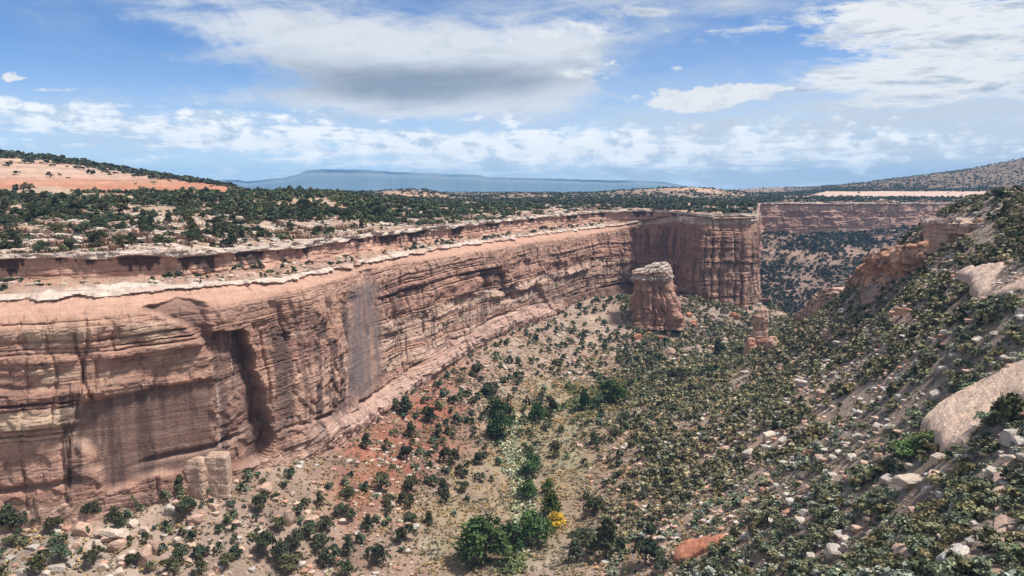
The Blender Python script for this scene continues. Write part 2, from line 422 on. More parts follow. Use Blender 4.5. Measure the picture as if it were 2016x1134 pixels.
    k1, c1 = bedblocks(SS + .6 * fbm(SS / 6, ZA / 6, 0, 3, 301), zz, 302, 1.6, 4.5, 4, 14); k2, c2 = bedblocks(SS, zz + .2 * fbm(SS / 5, ZA / 3, 0, 3, 303), 304, .5, 1.5, 1.5, 5)
    bm_ = np.clip(.45 + 1.2 * fbm(SS / 26.0, ZA / 12.0, 0, 3, 305) + .3 * led_r, .1, 1.2) * (1 - .6 * shoulder)
    dA += bm_ * (.38 * k1 + .15 * k2 - .45 * np.exp(-(c1 / .22) ** 2) * (k1 > -.2) - .15 * np.exp(-(c2 / .15) ** 2))
    dA += (.5 * q1 + .15 * q2) * (1 - .55 * shoulder) * (1 - .75 * np.clip(panel + streak, 0, 1)) + nose * 0.7 * blk
    # big vertical joints of the nose
    for xn, w_, dp in ((79, 3, 1.0), (104, .5, 1.2), (109, 1.3, 1.8), (116, .4, 1.0), (120.5, .9, 1.5)):
        sn = np.interp(xn, A[:, 0], s)
        dA -= nose * dp * np.exp(-((SS - sn + 1.2 * fbm(ZA / 9.0, ZA * 0, 0, 2, 5)) / w_) ** 2)
    rng = random.Random(3)
    for k in range(150):
        c0 = rng.uniform(60, s[-1] - 100); za, zc = sorted((rng.uniform(-62, -20), rng.uniform(-62, -20)))
        ln = SS - c0 - 1.3 * vnoise(ZA / 7.0, k * 3.7) + rng.uniform(-.12, .12) * (ZA + 40)
        dA -= rng.uniform(.3, 1.1) * np.exp(-(ln / 0.30) ** 2) * ss(ZA, za - 1, za + 1) * (1 - ss(ZA, zc - 1, zc + 1)) * (1 - shoulder)
    dA *= 1 - .8 * np.clip(blur(np.maximum(panel - alc, 0), 2, 2) + streak, 0, 1)
    _j = np.where(alc > .4, JJ, np.nan); _a, _b = np.nanmin(_j), np.nanmax(_j); ramp = np.clip((JJ - _a) / (_b - _a), 0, 1)
    dA -= (1.6 + 4.2 * ramp ** 1.3) * alc + 1.1 * np.clip(panel - alc, 0, 1) + 1.7 * scar + 2.2 * (arch1 + arch2) + 1.6 * arch3
    dA -= 0.9 * np.exp(-(((SS - s[sz(735, 650)[0]]) / 2.2) ** 2)) * ss(ZA, -64, -60)
    dA += base_b * (1.5 + 0.5 * blk2)
    dA -= 1.6 * np.exp(-((ZA - zf - 6.3 - .5 * fbm(SS / 9.0, 0, 0, 3, 44)) / 0.55) ** 2) * (SS < s[-1]) * ss(fbm(SS / 14.0, 2.2, 0, 2, 45), -.3, .1)
    ct_ = -.95 - .7 * fbm(SS / 5.0, 0, 0, 4, 46, .6); cap = ss(h, ct_, ct_ + .2) * (bw > 2.0)
    capn = ss(h, ct_ - 2.4, ct_ - 1.9) * (bw <= 2.0)
    dA += cap * (0.7 + 0.5 * np.floor(3 * fbm(SS / 4.0, 0, 0, 3, 14)) / 2) - 0.7 * ss(h, -2.3, -1.6) * (1 - cap) * (bw > 2)
    # ---- lower wall colour
    v1 = fbm(SS / 1.4, ZA / 26.0, 0, 4, 81); v2 = fbm(SS / 0.6, ZA / 18.0, 0, 3, 82); v3 = fbm(SS / 5.0, ZA / 4.0, 0, 5, 83, .6)
    C = lerp3(TAN, PINK, np.clip(0.5 + 0.45 * tone + 0.35 * thint + 0.4 * v3, 0, 1)); C = lerp3(C, (0.25, 0.135, 0.105), ss(-thin, .35, .8) * tmask * (1 - shoulder) * .7); C = lerp3(C, (0.57, 0.42, 0.335), ss(thint, .55, .9) * tmask * .5)
    C = lerp3(C, REDROCK, ss(fbm(SS / 16.0, ZA / 5.0, 0, 4, 84), 0.05, 0.5) * 0.55)
    C = lerp3(C, (0.54, 0.405, 0.29), led_l * ss(v3 + .4 * tone, -.3, .4) * .8); C = lerp3(C, (0.56, 0.40, 0.31), led_r * ss(tone + .5 * v3, .0, .5) * .75)
    C = lerp3(C, ORANGE, np.clip(shoulder + .4 * ss(h, -10, -4), 0, 1) * .75)
    under = np.clip(-(np.gradient(st, axis=0)) * 0, 0, 1)
    C = lerp3(C, REDROCK, nose * np.where(JJ < sz(1378, 500)[0], .6, .2)); C = lerp3(C, (0.40, 0.25, 0.20), patch * .0)  # recess beside the nose redder and darker: its shade put into the colour
    vs = panel * np.clip(.70 + .8 * v1 + .4 * v2, .60, .95)
    vs = np.maximum(vs, alc * np.clip(.72 + .7 * v1 + .3 * v2, .4, .95))
    vs = np.maximum(vs, scar * .55)
    vs = np.maximum(vs, patch * ss(fbm(SS / 4.5, ZA / 5.5, 9, 5, 90, .55) + .25 * v1, .03, .10) * .94)
    vs = np.maximum(vs, darkr * np.clip(.5 + .7 * v3, 0, .8))
    vs = np.maximum(vs, (arch1 + arch2 + arch3) * .5)
    gen = ss(v1 + .7 * fbm(SS / 30.0, ZA / 30.0, 0, 2, 85), .34, .75) * (1 - shoulder) * ss(-h, 4, 12)
    vs = np.maximum(vs, gen * .62)
    vs = np.maximum(vs, nose * ss(v1 + .5 * fbm(SS / 12.0, ZA / 40.0, 0, 2, 86), .12, .45) * .8 * (.4 + .6 * ss(-h, 8, 20)))
    vs = np.maximum(vs, .45 * ss(fbm(SS / .9, ZA / 9.0, 0, 3, 87), .25, .5) * ss(h, -13, -7) * (1 - ss(h, -6, -3)))
    mott = ss(fbm(SS / 3.2, ZA / 1.6, 0, 5, 88, .65) + .35 * fbm(SS / 20.0, ZA / 12.0, 0, 2, 89), .12, .38) * (1 - shoulder) * ss(-h, 3, 8)
    vs = np.maximum(vs, mott * (.30 + .25 * led_r))
    # dark bed joints, with undercut shade painted into their colour
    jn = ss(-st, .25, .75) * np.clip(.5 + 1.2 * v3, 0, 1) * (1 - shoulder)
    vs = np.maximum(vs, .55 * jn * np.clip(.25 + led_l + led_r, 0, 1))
    def hang(w, zt, lmax, seed, cover):
        n_ = fbm(SS / w, 3.3 + ZA / 60.0, 0, 4, seed, .6); ln = lmax * np.clip(.25 + 1.4 * (n_ + .1) + .5 * fbm(SS / (w * .35), 8.1, 0, 2, seed + 1), 0, 1)
        return ss(n_ + .12 * fbm(SS / .5, ZA / 9.0, 0, 3, seed + 2), cover, cover + .06) * (1 - ss(zt - ZA, ln * .7, ln + .5)) * ss(zt - ZA, -.2, .3)
    hk = np.maximum(hang(3.2, -33.0, 26, 320, .08) * np.clip(panel + .0, 0, 1), hang(2.0, -24.0, 34, 325, .05) * alc)
    hk = np.maximum(hk, hang(2.6, -27.0, 16, 330, .22) * (1 - nose) * ss(A[:, 0], -48, -44)); hk = np.maximum(hk, hang(4.0, -38.0, 24, 335, .16) * (1 - nose)); hk = np.maximum(hk, nose * hang(3.0, -22.0, 36, 340, .05))
    hk = np.maximum(hk, hang(1.6, -22.5, 12, 345, .2) * patch)
    vs = np.maximum(vs, .88 * hk * np.clip(.8 + .6 * v2, .3, 1))
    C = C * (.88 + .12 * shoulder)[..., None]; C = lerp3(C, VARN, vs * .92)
    C = lerp3(C, GREYV, np.clip(streak * 1.15 * np.clip(.75 + .9 * v1 + .4 * v2, 0.1, 1), 0, 1))
    C = lerp3(C, (0.55, 0.40, 0.33), panel * ss(v2, .45, .6) * .4 + alc * ss(v1 + v2, .55, .8) * .55)
    C = lerp3(C, (0.50, 0.345, 0.285), base_b * .85)
    C = lerp3(C, lerp3((0.40, 0.29, 0.235), WHITE, np.clip(.75 + 1.0 * fbm(SS / 2.0, ZA / .5, 0, 4, 47), 0, 1)), np.clip(cap * (.35 + .65 * ss(fbm(SS / 11.0, 2.2, 0, 3, 48), -.28, -.1)) + capn * .7, 0, 1))
    notch = (1.0 * np.floor(3.0 * fbm(SS / 16.0, 4.4, 0, 3, 201)) + .25 * np.floor(3 * fbm(SS / 3.2, 7.7, 0, 3, 202))) * np.clip(bw / 8, 0, 1)
    dA += notch * ss(h, -3.2, -1.2)
    # ---- bench
    uB = np.linspace(0, 1, nB + 1)[1:, None]
    oB = -bw * uB + 0 * SS; ZB = zb + .5 * uB + .35 * fbm(SS / 5.0, oB / 3.0, 0, 4, 91) * np.minimum(1, bw / 4) + .55 * np.round(2.2 * fbm(SS / 9.0, oB / 4.0, 0, 4, 94)) * (uB > .1) * (bw > 4)
    nb = fbm(SS / 7.0, oB / 3.5, 0, 4, 92)
    CB = lerp3(WHITE, (0.37, 0.245, 0.185), ss(1.2 * nb + uB * 2.0, -.05, .5)); CB = CB * (.92 + .45 * fbm(SS / 1.5, oB / 1.0, 0, 3, 93))[..., None]
    CB = lerp3(CB, (0.30, 0.19, 0.145), ss(fbm(SS / 4.0, oB / 1.2, 0, 4, 191), .08, .3) * .7); CB = lerp3(CB, (0.42, 0.25, 0.18), ss(uB + .5 * nb, .72, .95) * .8)
    # ---- upper cliff
    uC = np.linspace(0, 1, nC + 1)[1:, None]
    z0 = ZB[-1:, :]; ZC = z0 * (1 - uC) + zr * uC; hC = ZC - zr; tot = zr - z0
    oC = -bw - 0.22 * (ZC - z0)
    cc_ = -1.6 - .7 * fbm(SS / 9.0, 0, 0, 3, 95); capC = ss(hC, cc_, cc_ + .4)
    b3 = np.floor(3 * fbm(SS / 9.0, ZC / 6.0, 0, 3, 21)) / 2; b4 = np.floor(4 * fbm(SS / 3.5, ZC / 1.2, 0, 3, 22)) / 2.5
    stC = np.interp(ZC + .6 * fbm(SS / 20.0, ZC / 8.0, 0, 2, 96), bz, bp)
    dC = 1.3 * fbm(SS / 13.0, ZC / 12.0, 0, 3, 97) + .5 * b3 + .3 * b4 + .45 * stC
    dC = dC * ss(uC, 0, .12) + capC * (1.2 + .5 * b4)
    dC *= np.clip(.35 + tot / 6, 0, 1)
    w1 = fbm(SS / 1.3, ZC / 10.0, 0, 4, 98)
    CC = lerp3(ORANGE, PINK, np.clip(.4 + w1, 0, 1)); CC = lerp3(CC, REDROCK, .45 * np.clip(.5 + b3, 0, 1))
    CC = lerp3(CC, VARN, ss(w1 + 1.3 * fbm(SS / 9.0, 1.0, 0, 3, 99) + .25 * (hC + 3.2), .08, .3) * .97 * ss(-hC, .8, 1.4))
    CC = lerp3(CC, WHITE, np.clip(capC, 0, 1))
    CC = lerp3(CC, (0.40, 0.22, 0.16), nose * .0 + 0 * hC)
    # ---- assemble
    O = np.concatenate([oA + dA, oB + (notch + .5) * (1 - uB) ** 2 + .3 * fbm(SS / 3.0, oB, 0, 2, 9), oC + dC]); Z = np.concatenate([ZA, ZB, ZC])
    P = np.zeros((nA + nB + nC, n, 3)); P[..., 0] = A[:, 0] + N[:, 0] * O; P[..., 1] = A[:, 1] + N[:, 1] * O; P[..., 2] = Z
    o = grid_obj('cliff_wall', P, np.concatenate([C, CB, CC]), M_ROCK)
    tag(o, 'long banded red sandstone cliff with dark streaks on the left canyon side', 'cliff', kind='structure')
    return P, A, nA, nB
WP, WA, W_nA, W_nB = build_wall()

# ------------------------------------------------------------------ simpler far cliffs
def small_cliff(name, path, ds, seed, nrow, lean, amp, label, colA=REDROCK, colB=PINK, varn=.5, wavy=0.0, sink=0.0):
    s, A = resample(path, ds, ds * 3); A[:, 2] += wavy * np.floor(3 * fbm(s / 6.0, 0, 0, 3, seed + 8)) / 3; A[:, 3] -= sink; N = normals2d(A, ds, ds * 6)
    SS = s[None, :]; u = np.linspace(0, 1, nrow)[:, None]; top, bot = A[:, 2], A[:, 3]
    Z = bot * (1 - u) + top * u; bz, bp, bt = bedprofile(seed, tmin=1.2, tmax=5)
    zz = Z + 1.2 * fbm(SS / 50.0, Z / 30.0, 0, 2, seed); q_ = 1 if ds > .6 else .45
    kf, cf = bedblocks(SS, zz, seed + 2, 3 * q_, 8 * q_, 6 * q_, 20 * q_); kg, cg = bedblocks(SS, zz, seed + 12, .8, 2.2, 2, 7)
    d = amp * (np.interp(zz, bz, bp) * .45 + 2.4 * fbm(SS / 25.0, Z / 40.0, 0, 4, seed + 1) + .9 * kf - .7 * np.exp(-(cf / .4) ** 2) + .35 * kg + .6 * np.floor(2.5 * fbm(SS / 12.0, Z / 14.0, 0, 3, seed + 3)))
    cap = ss(Z - top, -1.6, -1.0); d += cap * .8 * amp
    O = lean * (top - Z) + d
    P = np.zeros(O.shape + (3,)); P[..., 0] = A[:, 0] + N[:, 0] * O; P[..., 1] = A[:, 1] + N[:, 1] * O; P[..., 2] = Z
    # roll the top back so no open edge shows
    T = P[-1:].copy(); T[..., 0] -= N[:, 0] * 6; T[..., 1] -= N[:, 1] * 6; T[..., 2] -= .3
    v = fbm(SS / 2.0, Z / 20.0, 0, 4, seed + 4); t = np.interp(zz, bz, bt)
    C = lerp3(colA, colB, np.clip(.5 + .5 * t + .4 * v, 0, 1)); C = lerp3(C, VARN, ss(v + .8 * fbm(SS / 20.0, Z / 12.0, 0, 3, seed + 5), .12, .6) * varn)
    C = lerp3(C, WHITE, cap * .75)
    o = grid_obj(name, np.concatenate([P, T]), np.concatenate([C, C[-1:]]), M_ROCK)
    tag(o, label, 'cliff', kind='structure'); return P
FAR = [(183, 562, -11, -58), (218, 655, -11, -46), (228, 684, -11, -44), (250, 690, -11, -43), (300, 690, -11.5, -42), (360, 694, -11.5, -40), (392, 700, -11.5, -38), (420, 712, -11.5, -36), (440, 690, -11.5, -38), (470, 660, -11.5, -40), (560, 640, -11, -40), (700, 640, -11, -40)]
FP = small_cliff('cliff_far', FAR, 0.9, 31, 60, .06, 1.0, 'distant shaded red cliff band closing the far end of the canyon', varn=.35, sink=16)
RGT = [(131, 233, -9, -20), (125, 226, -8.6, -20), (120.5, 214, -7.6, -19), (124, 203, -7.2, -17.5), (131, 197, -7.6, -17), (141, 191, -8.2, -17), (165, 178, -9, -17)]
small_cliff('cliff_right', RGT, 0.3, 53, 60, .16, 1.0, 'short orange sandstone cliff below the right rim with pale capping ledges', ORANGE, (0.52, 0.35, 0.26), .45, wavy=2.2)

# ------------------------------------------------------------------ canyon ground (height from surveyed points)
GP = [(0, 1010, -62.6), (200, 965, -61.3), (400, 925, -59.3), (560, 895, -61.5), (700, 835, -65), (770, 780, -63.5), (850, 715, -60.5), (950, 650, -56.5),
      (1100, 610, -60), (1200, 585, -61), (1340, 603, -61.5), (1430, 603, -61.5), (1495, 592, -62), (0, 1134, -67), (300, 1000, -63), (300, 1060, -66.5), (300, 1134, -70),
      (600, 960, -66), (600, 1050, -71), (600, 1134, -75), (750, 900, -69), (800, 1000, -74), (850, 800, -67), (950, 740, -66), (1100, 680, -66), (1250, 650, -66), (1400, 640, -66),
      (1100, 730, -70), (1300, 690, -70), (1000, 1134, -77), (1000, 900, -76), (985, 850, -74), (1010, 820, -72.6), (1080, 800, -72), (1200, 765, -71.4), (1350, 735, -71.5), (1440, 712, -71)]
GW = [tuple(atz(*p)) for p in GP]
for px, py, Y in [(2016, 1134, 55), (1700, 1134, 80), (1400, 1134, 115), (1200, 1134, 132), (1500, 800, 195), (1700, 800, 145), (1900, 800, 110), (2016, 800, 85), (1900, 600, 150), (2016, 600, 115),
                  (1750, 600, 215), (1640, 612, 288), (1560, 640, 310), (1500, 690, 318), (2016, 480, 140), (1900, 492, 186), (1830, 494, 214), (1650, 700, 220), (1850, 415, 232), (1900, 402, 226), (1960, 388, 222), (2040, 372, 222),
                  (1200, 900, 196), (1400, 950, 160), (1350, 830, 205), (1550, 1000, 118), (1300, 1000, 165), (2016, 950, 68), (1850, 1000, 85), (1600, 600, 520), (1560, 612, 480), (1650, 560, 545), (1600, 500, 612), (1700, 500, 612), (1530, 470, 660), (1600, 462, 684), (1760, 450, 684), (2000, 430, 684), (1500, 520, 610), (1510, 600, 520)]:
    GW.append(tuple(at(px, py, Y)))
GW += [(170, 330, -60), (200, 400, -70), (150, 420, -72), (250, 330, -45), (300, 420, -55), (150, 480, -75), (240, 500, -74), (300, 560, -66), (380, 560, -58), (180, 260, -22), (260, 260, -15), (320, 300, -25), (420, 420, -45), (500, 560, -45),
       (240, 150, -3), (180, 170, -3.5), (160, 100, -2), (110, 60, -5), (60, 30, -18), (0, 30, -42), (-60, 60, -55), (0, 70, -60), (-120, 80, -66), (-60, 100, -70), (20, 100, -71), (60, 60, -36), (90, 95, -22), (120, 130, -7), (400, 200, -8), (540, 400, -25), (560, 200, -10), (-180, 95, -62), (-40, 20, -45),
       (74, 374, -54), (92, 386, -55), (112, 378, -58), (60, 362, -59), (130, 340, -66), (118, 372, -63.5), (180, 560, -62), (200, 600, -58)]
WN = normals2d(WA, 0.38, 5.0)
for k in range(0, len(WA), 60):
    if WA[k, 0] < 140: GW.append((WA[k, 0] - WN[k, 0] * 14, WA[k, 1] - WN[k, 1] * 14, WA[k, 3] + 4))
GW = np.array(GW)
def tps_fit(P, lam=0.6):
    X = P[:, :2] / 100.0; n = len(P); r = np.linalg.norm(X[:, None] - X[None], axis=2)
    K = np.where(r > 0, r * r * np.log(r + 1e-12), 0) + np.eye(n) * lam * 0.01
    Q = np.c_[np.ones(n), X]; M = np.block([[K, Q], [Q.T, np.zeros((3, 3))]])
    return X, np.linalg.solve(M, np.r_[P[:, 2], 0, 0, 0])
TX, TWt = tps_fit(GW)
def tps(x, y):
    sh_ = np.shape(x); x = np.ravel(x) / 100.0; y = np.ravel(y) / 100.0; out = np.empty(len(x)); n = len(TX)
    for a in range(0, len(x), 40000):
        b = slice(a, a + 40000); r2 = (x[b, None] - TX[:, 0]) ** 2 + (y[b, None] - TX[:, 1]) ** 2
        out[b] = (0.5 * r2 * np.log(r2 + 1e-12)) @ TWt[:n] + TWt[n] + TWt[n + 1] * x[b] + TWt[n + 2] * y[b]
    return out.reshape(sh_)
RX0, RY0, RST = -200.0, 20.0, 1.5
RX = np.arange(RX0, 640, RST); RY = np.arange(RY0, 760, RST)
_gx, _gy = np.meshgrid(RX, RY)
def rough(x, y):
    ridge = 1 - np.abs(fbm(x / 26.0, y / 26.0, 0, 3, 101)) * 2
    a = 0.35 + (0.35 + .5 * ss(np.hypot(x, y), 90, 190)) * ss(x - 0.12 * y, 0, 40) + .5 * ss(-x, 0, 40)
    return a * (1.1 * fbm(x / 24.0, y / 24.0, 0, 5, 102, .55) + .25 * ridge - .1)
RG = tps(_gx, _gy) + rough(_gx, _gy)
def ground(x, y):
    fx = np.clip((np.asarray(x, float) - RX0) / RST, 0, len(RX) - 1.001); fy = np.clip((np.asarray(y, float) - RY0) / RST, 0, len(RY) - 1.001)
    i, j = fy.astype(int), fx.astype(int); a, b = fy - i, fx - j
    return RG[i, j] * (1 - a) * (1 - b) + RG[i + 1, j] * a * (1 - b) + RG[i, j + 1] * (1 - a) * b + RG[i + 1, j + 1] * a * b
def fine_rough(x, y): return .28 * fbm(x / 2.3, y / 2.3, 0, 4, 103) + .5 * fbm(x / 7.0, y / 7.0, 0, 3, 104)
def ground_d(x, y): return ground(x, y) + fine_rough(x, y)
def hit(px, py):
    """Where the picture ray through a landmark meets the canyon ground."""
    px, py = np.atleast_1d(np.asarray(px, float)), np.atleast_1d(np.asarray(py, float))
    t = np.exp(np.linspace(np.log(35), np.log(760), 2600)); out = np.full((len(px), 3), np.nan)
    for k in range(len(px)):
        d = ray(px[k], py[k]); q = d[None] * t[:, None]; b = q[:, 2] < ground(q[:, 0], q[:, 1])
        if b.any():
            p = q[np.argmax(b)]; out[k] = (p[0], p[1], ground_d(p[0], p[1]))
    return out
def wall_hidden(P):
    """True where the left wall stands between the camera and the point."""
    az = np.arctan2(P[:, 0], P[:, 1]); r = np.hypot(P[:, 0], P[:, 1]); return r > np.interp(az, W_AZ, W_R) - 1
W_az = np.arctan2(WA[:, 0], WA[:, 1]); W_r = np.hypot(WA[:, 0], WA[:, 1]); _k = np.argmax(WA[:, 0] > 131.5)
W_AZ, W_R = np.maximum.accumulate(W_az[:_k]), W_r[:_k]
def build_ground():
    nc, nr = 900, 860
    az = np.linspace(R(-54), R(54), nc); u = np.linspace(0, 1, nr)[:, None]
    r = (32.0 * (745 / 32.0) ** u) * np.ones(nc)
    rw = np.where(az < W_AZ[-1] - .004, np.interp(az, W_AZ, W_R) + 16, 1e4)
    x, y = r * np.sin(az), r * np.cos(az)
    z = ground(x, y)
    near = np.clip(r / 200, 0, 1)
    z = z + fine_rough(x, y)
    P = np.stack([x, y, z], -1); PX, PY, _ = pix(P)
    n1 = fbm(x / 30.0, y / 30.0, 0, 4, 111); n2 = fbm(x / 8.0, y / 8.0, 0, 4, 112); n3 = fbm(x / 2.2, y / 2.2, 0, 3, 113)
    C = lerp3((0.40, 0.27, 0.20), (0.46, 0.34, 0.265), np.clip(.5 + n1 + .5 * n2, 0, 1))
    def region(pts, soft, wob=10):
        W = np.array([hit(*p)[0, :2] for p in pts]); X = x + wob * .5 * fbm(x / 12.0, y / 12.0, 0, 4, 114); Y = y + wob * fbm(x / 12.0, y / 12.0, 7, 4, 115)
        return blur(inpoly(X, Y, [tuple(w) for w in W]).astype(float), soft, soft)
    red = region([(640, 900), (700, 850), (770, 790), (850, 730), (900, 690), (925, 700), (900, 780), (930, 800), (900, 900), (850, 930), (790, 960), (750, 1010), (700, 1010), (640, 940)], 6, 14)
    floor = region([(980, 760), (1150, 745), (1400, 730), (1420, 760), (1250, 800), (1180, 860), (1180, 960), (1160, 1050), (1000, 1120), (830, 1120), (860, 1000), (920, 900), (960, 820)], 8, 12)
    white = region([(900, 690), (960, 640), (1120, 612), (1260, 600), (1300, 660), (1200, 690), (1050, 700), (960, 760)], 8, 10)
    grey = region([(0, 1040), (200, 1080), (330, 1134), (0, 1134)], 10, 10) * .7
    right = ss(x - .17 * y + 6 * n1, 8, 40) * (r < 400)
    C = lerp3(C, (0.43, 0.315, 0.24), white * .75)
    C = lerp3(C, (0.44, 0.38, 0.32), grey)
    C = lerp3(C, (0.42, 0.32, 0.19), floor * np.clip(.75 + n2, 0, 1))
    C = lerp3(C, (0.23, 0.24, 0.17), floor * ss(n2 + .5 * n3, .0, .4) * .6)
    C = lerp3(C, (0.37, 0.145, 0.095), red * np.clip(.85 + .8 * n2, 0, 1))
    C = lerp3(C, (0.41, 0.32, 0.26), right * .8)
    C = lerp3(C, (0.46, 0.29, 0.215), right * ss(n2, .1, .45) * .8); C = lerp3(C, (0.40, 0.34, 0.28), right * ss(n3 - .4 * n2, .15, .5) * .6)
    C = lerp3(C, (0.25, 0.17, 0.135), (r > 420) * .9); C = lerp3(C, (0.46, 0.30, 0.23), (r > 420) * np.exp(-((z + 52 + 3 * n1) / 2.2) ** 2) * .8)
    C = C * (.71 * (1 + .22 * n3 + .25 * ss(n2, .1, .5) - .15 * ss(-n2, .1, .5)))[..., None]
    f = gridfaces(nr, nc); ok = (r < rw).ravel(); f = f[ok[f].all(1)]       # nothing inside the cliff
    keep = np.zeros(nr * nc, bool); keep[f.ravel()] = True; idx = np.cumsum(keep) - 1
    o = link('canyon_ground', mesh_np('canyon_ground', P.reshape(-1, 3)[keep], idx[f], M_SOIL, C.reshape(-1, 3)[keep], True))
    tag(o, 'canyon floor and slopes of tan and red earth', 'ground', kind='structure')
build_ground()

# ------------------------------------------------------------------ plateau behind the rims
DOME = [(-700, 268, 1.0), (-300, 276, 1.0), (0, 297, 1), (100, 305, 1), (200, 321, 1), (300, 338, 1), (400, 353, 1), (450, 361, 1), (490, 377, 1)]
_daz = np.array([math.atan2(*ray(a, b)[:2]) for a, b, c in DOME]); _del = np.array([ray(a, b)[2] / math.hypot(*ray(a, b)[:2]) for a, b, c in DOME])
def bumpat(x, y, px, py, r, wx, wy, h):
    d = ray(px, py); d = d / math.hypot(d[0], d[1]); c = d[:2] * r
    rx = (x - c[0]) * d[1] - (y - c[1]) * d[0]; ry = (x - c[0]) * d[0] + (y - c[1]) * d[1]
    return h * np.exp(-(rx / wx) ** 2 - (ry / wy) ** 2)
RIM_A = WP[-1, :_k]; RA_az = np.maximum.accumulate(np.arctan2(RIM_A[:, 0], RIM_A[:, 1])); RA_r = np.hypot(RIM_A[:, 0], RIM_A[:, 1]); RA_z = RIM_A[:, 2]
RIM_B = FP[-1][FP[-1][:, 1] > 640]; RB_az = np.maximum.accumulate(np.arctan2(RIM_B[:, 0], RIM_B[:, 1])); RB_r = np.hypot(RIM_B[:, 0], RIM_B[:, 1]); RB_z = RIM_B[:, 2]
def rim(az):
    a = az < RA_az[-1]
    return (np.where(a, np.interp(az, RA_az, RA_r), np.interp(az, RB_az, RB_r)),
            np.where(a, np.interp(az, RA_az, RA_z), np.interp(az, RB_az, RB_z)))
def plateau_z(x, y, detail=True):
    az = np.arctan2(x, y); r = np.hypot(x, y); r0, z0 = rim(az); w = np.maximum(r - r0, 0)
    left = 1 - ss(az, R(-16), R(-4))
    wr = 95 * left + 70 * (1 - left)
    z1 = -6.3 * left - 9.0 * (1 - left)
    t = np.clip(w / wr, 0, 1); t = .35 * t + .65 * t * t * (3 - 2 * t)
    z = z0 + (z1 - z0) * t
    z = z + left * 5.0 * ss(r, 240, 370)
    z = z + 4.0 * ss(r, 700, 1500) * (1 - left)
    if detail:
        step = 1.7 + .4 * vnoise(x / 30.0, y / 30.0, 0, 121); zz = z + 1.5 * fbm(x / 11.0, y / 11.0, 0, 4, 122) + .8 * fbm(x / 26.0, y / 26.0, 0, 2, 123)
        q = zz / step; fr = q - np.floor(q); zt = (np.floor(q) + ss(fr, .84, .93)) * step
        m = (1 - ss(w, 70, 110)) * ss(w, 0, 3)
        z = z * (1 - m) + zt * m
        z = z + (.8 * fbm(x / 30.0, y / 30.0, 0, 3, 124)) * ss(w, 60, 160) + .12 * fbm(x / 1.5, y / 1.5, 0, 2, 125) * (r < 400)
        z = z + 2.5 * fbm(x / 160.0, y / 160.0, 0, 3, 126) * ss(w, 250, 700)
    # rounded slickrock dome, upper left
    ce = np.interp(az, _daz, _del)
    rf, rc = 372.0 + 14 * fbm(az * 9, 0.0, 0, 3, 130), 520.0
    zc = ce * rc; td = np.clip((r - rf) / (rc - rf), 0, 1)
    shp = td ** .62
    lay = shp * zc; lay = lay + (.16 * np.sin(lay * 2.2 + 2 * fbm(x / 40.0, y / 40.0, 0, 3, 131)) * (td < .7) * (td > 0) if detail else 0)
    dome = np.where((az < _daz[-1]) & (r > rf), np.maximum(lay - 1.3, -1.3), -99.)
    dome = np.where(r > rc, zc - 1.3 - (r - rc) * .03, dome); dome = np.where(az < _daz[-1], dome, -99.)
    z = np.maximum(z, dome)
    z = z + bumpat(x, y, 815, 380, 820, 45, 60, 9) + bumpat(x, y, 1040, 385, 900, 60, 80, 4.5) + bumpat(x, y, 1260, 372, 1000, 85, 120, 9) + bumpat(x, y, 1390, 372, 1050, 70, 120, 9) + bumpat(x, y, 1530, 372, 2000, 130, 200, 13)
    # long right-hand ridge
    rt = ss(az, R(21), R(24)) * 0
    rz = np.interp(az, [R(20), R(22.3), R(25.4), R(28.5), R(31.5), R(34.7), R(40), R(52)], [0, 5, 15, 26, 38, 57, 64, 60])
    z = z + rz * np.exp(-((np.minimum(r, 1600) - 1600) / 230.0) ** 2)
    z = z + 5.5 * ss(az, R(21.5), R(23)) * ss(r, 1000, 1060)
    return z - ss(r, 2100, 4200) * 75
